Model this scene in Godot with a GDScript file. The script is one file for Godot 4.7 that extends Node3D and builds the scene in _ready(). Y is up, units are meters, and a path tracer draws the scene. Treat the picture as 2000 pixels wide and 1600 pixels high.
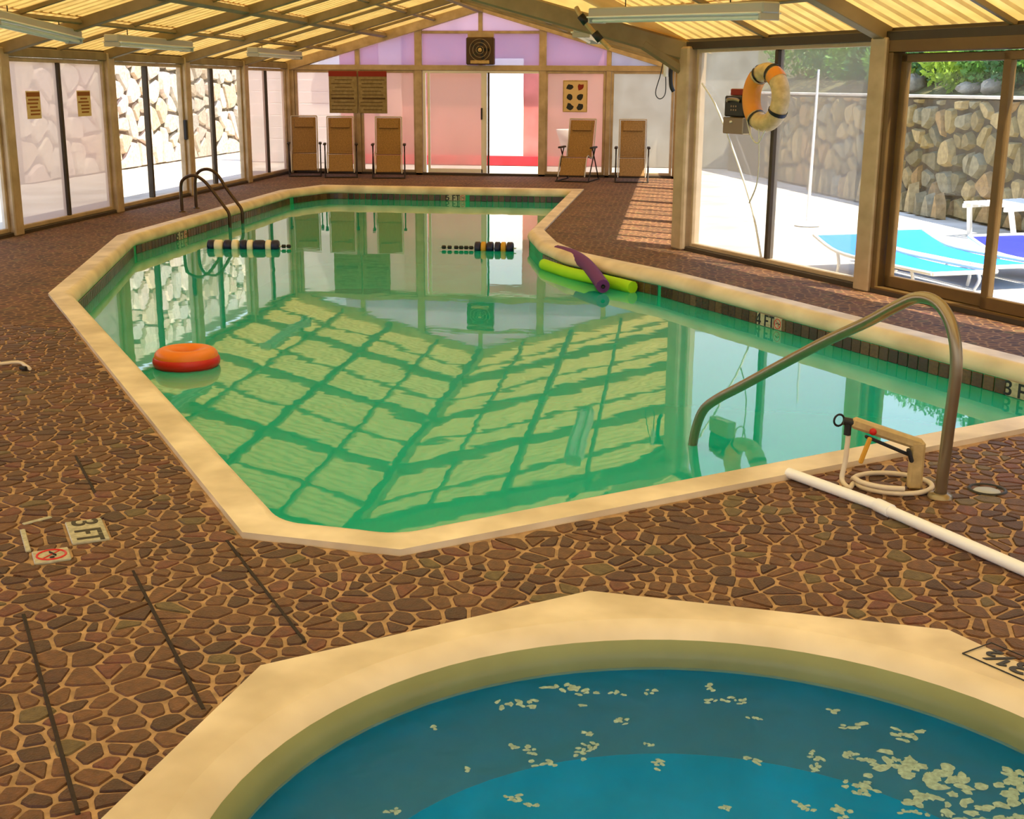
extends Node3D
# An indoor pool hall: green pool, blue spa, glass walls, translucent amber roof.

var used := {}
var M := {}
var rng := RandomNumberGenerator.new()

const D := Vector3(0.518, 0, 0.855)      # direction of the angled right wall
const N := Vector3(-0.855, 0, 0.518)     # its inward normal
const A0 := Vector3(0.15, 0, -13.85)     # corner where the right wall bends
const WATER := -0.2
const SPA_C := Vector3(0.16, 0, -2.55)
const SPA_WATER := -0.085


func _ready() -> void:
	rng.seed = 7
	view_and_light()
	materials()
	build_floor()
	build_pool()
	build_spa()
	build_walls()
	build_ceiling()
	build_outside()
	build_things()


# ------------------------------------------------------------------ camera, sky, sun
func view_and_light() -> void:
	var cam := Camera3D.new()
	cam.name = "camera"
	cam.fov = 36.18
	cam.position = Vector3(0, 1.72, 0)
	cam.rotation = Vector3(deg_to_rad(-14.51), deg_to_rad(7.04), deg_to_rad(0.34))
	cam.near = 0.05
	cam.far = 200.0
	add_child(cam)
	cam.current = true
	var env := Environment.new()
	env.background_mode = Environment.BG_SKY
	var sky := Sky.new()
	var sm := ProceduralSkyMaterial.new()
	sm.sky_top_color = Color(0.6, 0.7, 0.86)
	sm.sky_horizon_color = Color(0.92, 0.92, 0.92)
	sm.ground_bottom_color = Color(0.45, 0.42, 0.38)
	sm.ground_horizon_color = Color(0.7, 0.68, 0.65)
	sm.sun_angle_max = 1.0
	sm.sky_energy_multiplier = 1.5
	sky.sky_material = sm
	env.sky = sky
	env.tonemap_mode = Environment.TONE_MAPPER_LINEAR
	env.tonemap_exposure = 1.4
	env.sdfgi_enabled = true
	env.ssao_enabled = true
	env.ssil_enabled = true
	var we := WorldEnvironment.new()
	we.name = "environment"
	we.environment = env
	add_child(we)
	var sun := DirectionalLight3D.new()
	sun.name = "sun"
	sun.light_color = Color(1.0, 0.95, 0.86)
	sun.light_energy = 3.0
	sun.light_angular_distance = 0.6
	sun.shadow_enabled = true
	add_child(sun)
	sun.look_at_from_position(Vector3.ZERO, -Vector3(0.36, 0.88, 0.22), Vector3.UP)


# ------------------------------------------------------------------ helpers
func numbered(n: String) -> String:
	if not used.has(n):
		used[n] = 0
		return n
	used[n] += 1
	return "%s_%03d" % [n, used[n]]


func tag(o: Node, label: String, category: String, group := "", kind := "") -> void:
	o.set_meta("label", label)
	o.set_meta("category", category)
	if group:
		o.set_meta("group", group)
	if kind:
		o.set_meta("kind", kind)


func thing(called: String, label: String, category: String, at := Vector3.ZERO, turn := 0.0, group := "", kind := "") -> Node3D:
	var o := Node3D.new()
	o.name = numbered(called)
	add_child(o)
	o.position = at
	o.rotation.y = turn
	tag(o, label, category, group, kind)
	return o


func copy(o: Node3D, at: Vector3, turn: float, label: String) -> Node3D:
	var c: Node3D = o.duplicate()
	c.name = numbered(str(o.name))
	add_child(c)
	c.position = at
	c.rotation.y = turn
	c.set_meta("label", label)
	return c


func part(parent: Node, called: String, shape: Variant, mat: Material, label := "") -> MeshInstance3D:
	var o := MeshInstance3D.new()
	o.name = called
	if shape is SurfaceTool:
		shape.generate_normals()
		o.mesh = shape.commit()
	else:
		o.mesh = shape
	o.material_override = mat
	parent.add_child(o, true)
	if label:
		o.set_meta("label", label)
	return o


func S(flat := true) -> SurfaceTool:
	var s := SurfaceTool.new()
	s.begin(Mesh.PRIMITIVE_TRIANGLES)
	s.set_smooth_group(-1 if flat else 0)
	return s


func tri(s: SurfaceTool, a: Vector3, b: Vector3, c: Vector3, out: Vector3) -> void:
	s.add_vertex(a)
	if (c - a).cross(b - a).dot(out) < 0.0:
		s.add_vertex(c)
		s.add_vertex(b)
	else:
		s.add_vertex(b)
		s.add_vertex(c)


func quad(s: SurfaceTool, a: Vector3, b: Vector3, c: Vector3, d: Vector3, out: Vector3) -> void:
	tri(s, a, b, c, out)
	tri(s, a, c, d, out)


func box(s: SurfaceTool, c: Vector3, size: Vector3, b := Basis.IDENTITY, bev := 0.006) -> SurfaceTool:
	var h := size * 0.5
	bev = minf(bev, minf(h.x, minf(h.y, h.z)) * 0.6)
	var v := func(ax: int, sg: Vector3) -> Vector3:
		var p := Vector3(sg.x * (h.x - bev), sg.y * (h.y - bev), sg.z * (h.z - bev))
		p[ax] = sg[ax] * h[ax]
		return c + b * p
	for ax in 3:
		var u := (ax + 1) % 3
		var w := (ax + 2) % 3
		for sa in [-1.0, 1.0]:
			var q := []
			for k in [[-1.0, -1.0], [1.0, -1.0], [1.0, 1.0], [-1.0, 1.0]]:
				var sg := Vector3()
				sg[ax] = sa
				sg[u] = k[0]
				sg[w] = k[1]
				q.append(v.call(ax, sg))
			var out := Vector3()
			out[ax] = sa
			quad(s, q[0], q[1], q[2], q[3], b * out)
			for su in [-1.0, 1.0]:
				var e1 := Vector3()
				e1[ax] = sa
				e1[u] = su
				e1[w] = -1.0
				var e2 := e1
				e2[w] = 1.0
				var o2 := Vector3()
				o2[ax] = sa
				o2[u] = su
				quad(s, v.call(ax, e1), v.call(ax, e2), v.call(u, e2), v.call(u, e1), b * o2)
	for sx in [-1.0, 1.0]:
		for sy in [-1.0, 1.0]:
			for sz in [-1.0, 1.0]:
				var sg := Vector3(sx, sy, sz)
				tri(s, v.call(0, sg), v.call(1, sg), v.call(2, sg), b * sg)
	return s


# a bar between two points, w across, h along the given up
func bar(s: SurfaceTool, a: Vector3, b: Vector3, w: float, h: float, up := Vector3.UP, bev := 0.006) -> SurfaceTool:
	var z := (b - a).normalized()
	var x := up.cross(z).normalized()
	var y := z.cross(x).normalized()
	return box(s, (a + b) * 0.5, Vector3(w, h, a.distance_to(b)), Basis(x, y, z), bev)


func tube(s: SurfaceTool, pts: Array, r: float, sides := 10, closed := false, r2 := -1.0) -> SurfaceTool:
	s.set_smooth_group(0)
	var n := pts.size()
	var rings := []
	var t0: Vector3 = (pts[1] - pts[0]).normalized()
	var side: Vector3 = t0.cross(Vector3.UP)
	if side.length() < 0.1:
		side = t0.cross(Vector3.RIGHT)
	side = side.normalized()
	for i in n:
		var a: Vector3 = pts[(i - 1 + n) % n] if closed or i > 0 else pts[i]
		var b: Vector3 = pts[(i + 1) % n] if closed or i < n - 1 else pts[i]
		var t := (b - a).normalized()
		side = (side - t * side.dot(t)).normalized()
		var up := t.cross(side)
		var rr := r if r2 < 0.0 else lerpf(r, r2, float(i) / (n - 1))
		var ring := []
		for k in sides:
			var an := TAU * k / sides
			ring.append(pts[i] + (side * cos(an) + up * sin(an)) * rr)
		rings.append(ring)
	for i in (n if closed else n - 1):
		var p: Array = rings[i]
		var q: Array = rings[(i + 1) % n]
		var c0: Vector3 = pts[i]
		for k in sides:
			var k2 := (k + 1) % sides
			quad(s, p[k], p[k2], q[k2], q[k], (p[k] + p[k2]) * 0.5 - c0)
	if not closed:
		s.set_smooth_group(-1)
		for e in [0, n - 1]:
			var out: Vector3 = (pts[0] - pts[1]) if e == 0 else (pts[n - 1] - pts[n - 2])
			for k in sides:
				tri(s, pts[e], rings[e][k], rings[e][(k + 1) % sides], out)
	return s


func curve(pts: Array, per := 6, closed := false) -> Array:
	var out := []
	var n := pts.size()
	for i in (n if closed else n - 1):
		var p0: Vector3 = pts[(i - 1 + n) % n] if closed else pts[maxi(i - 1, 0)]
		var p1: Vector3 = pts[i]
		var p2: Vector3 = pts[(i + 1) % n]
		var p3: Vector3 = pts[(i + 2) % n] if closed else pts[mini(i + 2, n - 1)]
		for k in per:
			var t := float(k) / per
			out.append(0.5 * (2.0 * p1 + (p2 - p0) * t + (2.0 * p0 - 5.0 * p1 + 4.0 * p2 - p3) * t * t + (3.0 * p1 - p0 - 3.0 * p2 + p3) * t * t * t))
	if not closed:
		out.append(pts[n - 1])
	return out


# profile of Vector2(radius, height) turned round the basis' y axis
func lathe(s: SurfaceTool, prof: Array, n := 24, at := Vector3.ZERO, b := Basis.IDENTITY) -> SurfaceTool:
	s.set_smooth_group(0)
	for i in prof.size() - 1:
		var p: Vector2 = prof[i]
		var q: Vector2 = prof[i + 1]
		var along := q - p
		for k in n:
			var a := TAU * k / n
			var a2 := TAU * ((k + 1) % n) / n
			var d1 := Vector3(cos(a), 0, sin(a))
			var d2 := Vector3(cos(a2), 0, sin(a2))
			var out := b * ((d1 + d2) * 0.5 * along.y + Vector3.UP * -along.x)
			var v1 := at + b * (d1 * p.x + Vector3.UP * p.y)
			var v2 := at + b * (d2 * p.x + Vector3.UP * p.y)
			var v3 := at + b * (d2 * q.x + Vector3.UP * q.y)
			var v4 := at + b * (d1 * q.x + Vector3.UP * q.y)
			if p.x > 0.0001:
				tri(s, v1, v2, v3, out)
			if q.x > 0.0001:
				tri(s, v1, v3, v4, out)
	return s


func torus(s: SurfaceTool, R: float, r: float, at: Vector3, b := Basis.IDENTITY, a0 := 0.0, a1 := TAU, n := 36, m := 14, squash := 1.0) -> SurfaceTool:
	s.set_smooth_group(0)
	for i in n:
		for k in m:
			var q := []
			for d in [[0, 0], [1, 0], [1, 1], [0, 1]]:
				var u: float = lerpf(a0, a1, float(i + d[0]) / n)
				var v: float = TAU * ((k + d[1]) % m) / m
				q.append(at + b * Vector3((R + r * cos(v)) * cos(u), r * sin(v) * squash, (R + r * cos(v)) * sin(u)))
			var um := lerpf(a0, a1, (i + 0.5) / n)
			var vm := TAU * (k + 0.5) / m
			quad(s, q[0], q[1], q[2], q[3], b * Vector3(cos(vm) * cos(um), sin(vm), cos(vm) * sin(um)))
	return s


# flat polygon (x, z) with thickness, lying at height y0..y1
func slab(s: SurfaceTool, poly: PackedVector2Array, y0: float, y1: float, sides := true) -> SurfaceTool:
	var idx := Geometry2D.triangulate_polygon(poly)
	for i in range(0, idx.size(), 3):
		var a := poly[idx[i]]
		var b := poly[idx[i + 1]]
		var c := poly[idx[i + 2]]
		tri(s, Vector3(a.x, y1, a.y), Vector3(b.x, y1, b.y), Vector3(c.x, y1, c.y), Vector3.UP)
		if sides:
			tri(s, Vector3(a.x, y0, a.y), Vector3(b.x, y0, b.y), Vector3(c.x, y0, c.y), Vector3.DOWN)
	if sides:
		var sgn := -1.0 if Geometry2D.is_polygon_clockwise(poly) else 1.0
		for i in poly.size():
			var a := poly[i]
			var b := poly[(i + 1) % poly.size()]
			var out := Vector3(b.y - a.y, 0, a.x - b.x) * sgn
			quad(s, Vector3(a.x, y0, a.y), Vector3(b.x, y0, b.y), Vector3(b.x, y1, b.y), Vector3(a.x, y1, a.y), out)
	return s


func half_plane(poly: PackedVector2Array, p: Vector2, n: Vector2) -> PackedVector2Array:
	var out := PackedVector2Array()
	var m := poly.size()
	for i in m:
		var a := poly[i]
		var b := poly[(i + 1) % m]
		var da := (a - p).dot(n)
		var db := (b - p).dot(n)
		if da <= 0.0:
			out.append(a)
		if (da < 0.0 and db > 0.0) or (da > 0.0 and db < 0.0):
			out.append(a + (b - a) * (da / (da - db)))
	return out


# irregular stone outlines: cells round jittered points, a joint apart
func cells(x0: float, y0: float, nx: int, ny: int, cell: Vector2, jit: float, gap: float, drop: float, keep: Variant = null) -> Array:
	var pts := []
	for j in ny:
		for i in nx:
			if rng.randf() < drop:
				pts.append(null)
				rng.randf()
				rng.randf()
			else:
				pts.append(Vector2(x0 + (i + 0.5 + rng.randf_range(-jit, jit)) * cell.x, y0 + (j + 0.5 + rng.randf_range(-jit, jit)) * cell.y))
	var out := []
	for j in ny:
		for i in nx:
			var p: Variant = pts[j * nx + i]
			if p == null or (keep != null and not keep.call(p)):
				continue
			var c: Vector2 = p
			var h := cell * 1.7
			var poly := PackedVector2Array([c - h, c + Vector2(h.x, -h.y), c + h, c + Vector2(-h.x, h.y)])
			for dj in range(-2, 3):
				for di in range(-2, 3):
					var ii := i + di
					var jj := j + dj
					if (di == 0 and dj == 0) or ii < 0 or jj < 0 or ii >= nx or jj >= ny:
						continue
					var o: Variant = pts[jj * nx + ii]
					if o == null:
						continue
					var ov: Vector2 = o
					var d := (ov - c).normalized()
					poly = half_plane(poly, (c + ov) * 0.5 - d * gap * 0.5, d)
			if poly.size() >= 3:
				out.append(poly)
	return out


# knock the sharp corners off an outline
func soften(poly: PackedVector2Array, t := 0.22) -> PackedVector2Array:
	var out := PackedVector2Array()
	var m := poly.size()
	for i in m:
		var a := poly[(i - 1 + m) % m]
		var b := poly[i]
		var c := poly[(i + 1) % m]
		out.append(b.lerp(a, t))
		out.append(b.lerp(c, t))
	return out


func area(poly: PackedVector2Array) -> float:
	var s := 0.0
	for i in poly.size():
		var a := poly[i]
		var b := poly[(i + 1) % poly.size()]
		s += a.x * b.y - b.x * a.y
	return absf(s) * 0.5


func centre(poly: PackedVector2Array) -> Vector2:
	var c := Vector2.ZERO
	for p in poly:
		c += p
	return c / poly.size()


func inside(p: Vector2, poly: PackedVector2Array) -> bool:
	return Geometry2D.is_point_in_polygon(p, poly)


# ------------------------------------------------------------------ materials
func rgb(r: float, g: float, b: float, a := 1.0) -> Color:
	return Color(r / 255.0, g / 255.0, b / 255.0, a)


func noise_tex(freq: float, lo: Color, hi: Color, size := 256, seed_ := 1, kind := FastNoiseLite.TYPE_SIMPLEX_SMOOTH) -> NoiseTexture2D:
	var n := FastNoiseLite.new()
	n.seed = seed_
	n.frequency = freq
	n.noise_type = kind
	n.fractal_octaves = 4
	var t := NoiseTexture2D.new()
	t.width = size
	t.height = size
	t.seamless = true
	t.noise = n
	var g := Gradient.new()
	g.set_color(0, lo)
	g.set_color(1, hi)
	t.color_ramp = g
	return t


func mat(called: String, c: Color, rough := 0.6, metal := 0.0, tex: Texture2D = null, scale := 1.0, bump: Texture2D = null, bump_cm := 0.0) -> StandardMaterial3D:
	var m := StandardMaterial3D.new()
	m.resource_name = called
	m.albedo_color = c
	m.roughness = rough
	m.metallic = metal
	if tex:
		m.albedo_texture = tex
	if bump:
		m.heightmap_enabled = true
		m.heightmap_texture = bump
		m.heightmap_scale = bump_cm
	if tex or bump:
		m.uv1_triplanar = true
		m.uv1_world_triplanar = true
		m.uv1_scale = Vector3.ONE * scale
	M[called] = m
	return m


func glass(called: String, c: Color, rough: float, back := Color.BLACK) -> StandardMaterial3D:
	var m := StandardMaterial3D.new()
	m.resource_name = called
	m.albedo_color = c
	m.roughness = rough
	m.transparency = BaseMaterial3D.TRANSPARENCY_ALPHA
	if back != Color.BLACK:
		m.backlight_enabled = true
		m.backlight = back
	M[called] = m
	return m


func materials() -> void:
	var fine := noise_tex(0.03, Color(0.72, 0.72, 0.72), Color(1, 1, 1), 256, 3)
	var blotch := noise_tex(0.012, Color(0.8, 0.78, 0.74), Color(1, 1, 1), 256, 5)
	var streak := noise_tex(0.02, Color(0.82, 0.8, 0.76), Color(1, 1, 1), 256, 9, FastNoiseLite.TYPE_PERLIN)
	var grain := noise_tex(0.12, Color(0, 0, 0), Color(1, 1, 1), 256, 11)
	var ripple := noise_tex(0.012, Color(0, 0, 0), Color(1, 1, 1), 256, 21)
	var chop := noise_tex(0.03, Color(0, 0, 0), Color(1, 1, 1), 256, 23)
	M.fine = fine
	# deck
	var st := mat("deck_stone", Color.WHITE, 0.55, 0.0, fine, 3.0, grain, 0.25)
	st.vertex_color_use_as_albedo = true
	mat("mortar", rgb(204, 164, 120), 0.75, 0.0, fine, 2.0, grain, 0.2)
	var far := mat("deck_far", Color(0.9, 0.9, 0.9), 0.8, 0.0, flagstone_image(), 0.5)
	far.detail_enabled = true
	far.detail_blend_mode = BaseMaterial3D.BLEND_MODE_MUL
	far.detail_albedo = blotch
	far.detail_uv_layer = BaseMaterial3D.DETAIL_UV_1
	mat("joint", rgb(52, 36, 24), 0.9, 0.0, fine, 4.0)
	# pool
	mat("coping", rgb(248, 230, 200), 0.45, 0.0, blotch, 0.7, grain, 0.08)
	mat("pool_shell", rgb(24, 190, 140), 0.6, 0.0, blotch, 0.5)
	mat("pool_step", rgb(120, 205, 190), 0.6, 0.0, blotch, 0.5)
	mat("pool_tile", rgb(92, 66, 40), 0.25, 0.0, fine, 5.0)
	mat("pool_tile_b", rgb(112, 84, 52), 0.25, 0.0, fine, 5.0)
	mat("pool_tile_c", rgb(74, 52, 34), 0.25, 0.0, fine, 5.0)
	mat("grout", rgb(128, 122, 80), 0.7, 0.0, fine, 3.0)
	mat("marker", rgb(206, 200, 172), 0.35, 0.0, fine, 4.0)
	mat("ink", rgb(14, 14, 18), 0.4)
	var w := glass("pool_water", rgb(0, 205, 178, 0.68), 0.02)
	w.metallic_specular = 0.55
	w.heightmap_enabled = true
	w.heightmap_texture = ripple
	w.heightmap_scale = 0.06
	w.uv1_triplanar = true
	w.uv1_world_triplanar = true
	w.uv1_scale = Vector3.ONE * 0.35
	var sw := glass("spa_water", rgb(0, 165, 240, 0.2), 0.08)
	sw.metallic_specular = 0.12
	sw.heightmap_enabled = true
	sw.heightmap_texture = chop
	sw.heightmap_scale = 2.5
	sw.uv1_triplanar = true
	sw.uv1_world_triplanar = true
	sw.uv1_scale = Vector3.ONE * 0.7
	mat("shaded_spa_wall", rgb(150, 156, 104), 0.35, 0.0, streak, 0.6)  # green stands in for shade and water reflection on cream concrete
	mat("spa_bench", rgb(0, 92, 124), 0.5, 0.0, blotch, 0.8)
	mat("spa_floor", rgb(0, 176, 226), 0.5, 0.0, blotch, 0.8)
	mat("foam", rgb(168, 196, 182), 0.9, 0.0, fine, 6.0)
	# building
	mat("frame", rgb(210, 188, 156), 0.45, 0.25, streak, 1.0)
	mat("frame_dark", rgb(70, 58, 42), 0.5, 0.2, streak, 1.0)
	mat("door_frame", rgb(122, 94, 50), 0.4, 0.3, streak, 1.0)
	mat("beam", rgb(150, 132, 100), 0.6, 0.0, streak, 0.8)
	mat("sill", rgb(196, 186, 166), 0.6, 0.0, streak, 1.0)
	mat("plaster", rgb(214, 196, 160), 0.85, 0.0, blotch, 0.5)
	var rp := mat("roof_panel", rgb(242, 220, 168), 0.5, 0.0, streak, 0.9)
	rp.backlight_enabled = true
	var sl := mat("fill_panel", rgb(250, 238, 208), 0.5)  # unseen white diffusing panel, added for neutral fill light
	sl.backlight_enabled = true
	sl.backlight = rgb(232, 222, 194)
	rp.backlight = rgb(204, 182, 132)
	glass("clear", rgb(235, 240, 240, 0.04), 0.0)
	glass("haze", rgb(206, 186, 176, 0.84), 0.12, rgb(204, 186, 178))
	glass("haze_pink", rgb(208, 182, 174, 0.72), 0.12, rgb(158, 138, 132))
	glass("haze_grey", rgb(170, 162, 150, 0.4), 0.12, rgb(116, 110, 102))
	glass("frosted", rgb(225, 222, 214, 0.3), 0.2, rgb(232, 230, 222))
	glass("haze_lilac", rgb(176, 172, 216, 0.5), 0.15, rgb(142, 140, 190))
	mat("paper", rgb(222, 196, 150), 0.9)
	mat("print_brown", rgb(150, 88, 40), 0.9)
	mat("board", rgb(164, 148, 108), 0.85, 0.0, streak, 3.0)
	mat("board_red", rgb(138, 40, 28), 0.8)
	mat("board_line", rgb(84, 66, 44), 0.9)
	# metal and plastics
	mat("steel", rgb(150, 136, 112), 0.28, 0.85)
	mat("steel_dark", rgb(84, 66, 50), 0.35, 0.7)
	mat("black", rgb(20, 20, 22), 0.5)
	mat("white", rgb(238, 238, 234), 0.5)
	mat("white_pipe", rgb(250, 250, 252), 0.35)
	mat("hose", rgb(226, 210, 186), 0.5)
	mat("beige", rgb(214, 186, 130), 0.55, 0.0, streak, 4.0)
	mat("yellow", rgb(214, 156, 40), 0.5)
	mat("orange", rgb(238, 132, 24), 0.5)
	mat("red", rgb(206, 22, 10), 0.35)
	mat("ring_orange", rgb(236, 122, 24), 0.35)
	mat("cream", rgb(232, 206, 150), 0.5, 0.0, blotch, 4.0)
	mat("buoy_orange", rgb(236, 150, 44), 0.5)
	mat("navy", rgb(10, 12, 60), 0.4)
	mat("float_cream", rgb(246, 232, 200), 0.5)
	mat("rope", rgb(214, 214, 196), 0.8)
	mat("noodle_green", rgb(170, 226, 20), 0.7)
	mat("noodle_purple", rgb(104, 40, 112), 0.7)
	mat("lamp_house", rgb(176, 178, 172), 0.45, 0.2)
	mat("lamp_tube", rgb(236, 236, 226), 0.3)
	mat("sling", rgb(178, 138, 82), 0.8, 0.0, noise_tex(0.09, Color(0.7, 0.7, 0.7), Color(1, 1, 1), 128, 31), 3.0)
	mat("chair_frame", rgb(196, 190, 180), 0.35, 0.6)
	mat("arm", rgb(46, 36, 26), 0.6)
	mat("blue", rgb(0, 130, 236), 0.7)
	mat("blue_deep", rgb(6, 20, 150), 0.7)
	# outside
	mat("concrete", rgb(226, 220, 208), 0.9, 0.0, blotch, 0.3)
	mat("pink_wall", rgb(206, 122, 116), 0.9, 0.0, blotch, 0.3)
	mat("pink_pale", rgb(222, 170, 162), 0.9, 0.0, blotch, 0.3)
	mat("curb_red", rgb(226, 44, 56), 0.8, 0.0, blotch, 0.6)
	mat("white_wall", rgb(246, 244, 240), 0.9)
	mat("grey_wall", rgb(150, 150, 140), 0.9, 0.0, blotch, 0.4)
	var rock := mat("rock", Color.WHITE, 0.85, 0.0, fine, 1.2, grain, 0.6)
	rock.vertex_color_use_as_albedo = true
	mat("rock_joint", rgb(96, 84, 62), 0.95, 0.0, fine, 1.0)
	mat("soil", rgb(92, 92, 52), 0.95, 0.0, blotch, 0.6, grain, 2.0)
	for k in [["leaf_a", rgb(70, 120, 36)], ["leaf_b", rgb(126, 156, 40)], ["leaf_c", rgb(44, 92, 40)]]:
		var lm := mat(k[0], k[1], 0.6)
		lm.backlight_enabled = true
		lm.backlight = (k[1] as Color).lightened(0.1)


# brown flagstones in tan mortar: what the deck is made of where the stones get too small to build
func flagstone_image() -> ImageTexture:
	var n := 26
	var size := 512
	var pts := []
	var tone := []
	for k in n * n:
		pts.append(Vector2(k % n + rng.randf_range(0.08, 0.92), k / n + rng.randf_range(0.08, 0.92)))
		tone.append(stone_tone().linear_to_srgb())
	var im := Image.create(size, size, false, Image.FORMAT_RGB8)
	var mort := rgb(164, 122, 78)
	for y in size:
		var fy := (y + 0.5) * n / size
		var cy := int(fy)
		for x in size:
			var fx := (x + 0.5) * n / size
			var cx := int(fx)
			var d1 := 9.0
			var d2 := 9.0
			var best := 0
			for j in range(-1, 2):
				var row := (cy + j + n) % n * n
				for i in range(-1, 2):
					var id := row + (cx + i + n) % n
					var p: Vector2 = pts[id]
					var dx := p.x - (id % n) + cx + i - fx
					var dy := p.y - (id / n) + cy + j - fy
					var d := dx * dx + dy * dy
					if d < d1:
						d2 = d1
						d1 = d
						best = id
					elif d < d2:
						d2 = d
			im.set_pixel(x, y, mort if sqrt(d2) - sqrt(d1) < 0.16 else tone[best])
	return ImageTexture.create_from_image(im)


func stone_tone() -> Color:
	var k := rng.randf()
	var c: Color = rgb(104, 66, 36).lerp(rgb(126, 82, 48), rng.randf())
	if k < 0.25:
		c = rgb(84, 54, 34).lerp(rgb(98, 60, 40), rng.randf())
	elif k < 0.33:
		c = rgb(124, 72, 52)
	elif k < 0.38:
		c = rgb(116, 96, 58)
	return c.srgb_to_linear()


# ------------------------------------------------------------------ floor
var pool_outer := PackedVector2Array()
var pool_inner := PackedVector2Array()   # one inner point for every entry of pool_pair
var pool_pair := PackedVector2Array()    # the outer point that goes with it
var room := PackedVector2Array()


func outlines() -> void:
	# outer edge of the coping: x, z, radius of the rounded inner corner
	var v := [
		[-5.1, -9.78, 1.3], [-1.61, -4.46, 0.7], [-0.96, -4.36, 0.5], [2.96, -7.36, 0.5], [0.08, -11.9, 0.6], [-0.46, -12.58, 0.3],
		[-0.92, -13.2, 0.3], [-1.24, -14.02, 0.5], [-1.5, -15.2, 0.25], [-1.45, -21.5, 0.25], [-6.0, -21.55, 0.5], [-6.38, -20.3, 0.5], [-6.29, -13.79, 1.6],
	]
	for k in v:
		pool_outer.append(Vector2(k[0], k[1]))
	var n := v.size()
	var sgn := 1.0 if Geometry2D.is_polygon_clockwise(pool_outer) else -1.0
	var miter := PackedVector2Array()
	var w := 0.2
	for i in n:
		var a := pool_outer[(i - 1 + n) % n]
		var b := pool_outer[i]
		var c := pool_outer[(i + 1) % n]
		var d1 := (b - a).normalized()
		var d2 := (c - b).normalized()
		var n1 := Vector2(d1.y, -d1.x) * sgn
		var n2 := Vector2(d2.y, -d2.x) * sgn
		var m := (n1 + n2).normalized()
		miter.append(b + m * w / maxf(m.dot(n1), 0.3))
	for i in n:
		var a := miter[(i - 1 + n) % n]
		var b := miter[i]
		var c := miter[(i + 1) % n]
		var d1 := (b - a).normalized()
		var d2 := (c - b).normalized()
		var turn := absf(d1.angle_to(d2))
		var tl := minf(float(v[i][2]) * tan(turn * 0.5), minf(a.distance_to(b), b.distance_to(c)) * 0.45)
		for k in 9:
			var t := k / 8.0
			var p := (b - d1 * tl).lerp(b, t).lerp(b.lerp(b + d2 * tl, t), t)
			pool_inner.append(p)
			pool_pair.append(pool_outer[i])
	room = PackedVector2Array([Vector2(-7.6, -24.7), Vector2(0.15, -24.7), Vector2(0.15, -13.85), Vector2(0.15 + 0.518 * 18.0, -13.85 + 0.855 * 18.0), Vector2(-7.6, 1.54)])


func spa_ring(n: int) -> Array:
	# pairs of outer (octagon) and direction
	var out := []
	var R := 1.54
	var a0 := deg_to_rad(-82.0 - 22.5 + 0.0)
	for k in 8:
		for j in n:
			var va := a0 + k * PI / 4
			var t := float(j) / n
			var p := Vector2(cos(va), sin(va)).lerp(Vector2(cos(va + PI / 4), sin(va + PI / 4)), t) * R
			out.append(p)
	return out


func seen(p: Vector2, margin := 260.0) -> bool:
	# whether the picture shows this spot of the deck (only ranks the stones by size, moves nothing)
	var q := Vector3(p.x, -1.72, p.y)
	var b := Basis.from_euler(Vector3(deg_to_rad(-14.51), deg_to_rad(7.04), deg_to_rad(0.34)))
	var c := b.inverse() * q
	if c.z > -0.5:
		return false
	var x := 1000.0 + 2450.0 * c.x / -c.z
	var y := 800.0 - 2450.0 * c.y / -c.z
	return x > -margin and x < 2000 + margin and y < 1600 + margin


func stone_shape(s: SurfaceTool, poly: PackedVector2Array, top: float, bottom: float, bev: float, tone: Color) -> void:
	s.set_color(tone)
	var c := centre(poly)
	var m := poly.size()
	var inner := PackedVector2Array()
	for p in poly:
		var d := p - c
		inner.append(c + d * maxf(0.4, 1.0 - bev / maxf(d.length(), 0.001)))
	for i in m:
		var j := (i + 1) % m
		var a := poly[i]
		var b := poly[j]
		var ia := inner[i]
		var ib := inner[j]
		var out := Vector3((a + b).x * 0.5 - c.x, 0.0, (a + b).y * 0.5 - c.y)
		tri(s, Vector3(c.x, top, c.y), Vector3(ia.x, top, ia.y), Vector3(ib.x, top, ib.y), Vector3.UP)
		quad(s, Vector3(ia.x, top, ia.y), Vector3(ib.x, top, ib.y), Vector3(b.x, bottom, b.y), Vector3(a.x, bottom, a.y), out + Vector3.UP)


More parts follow.
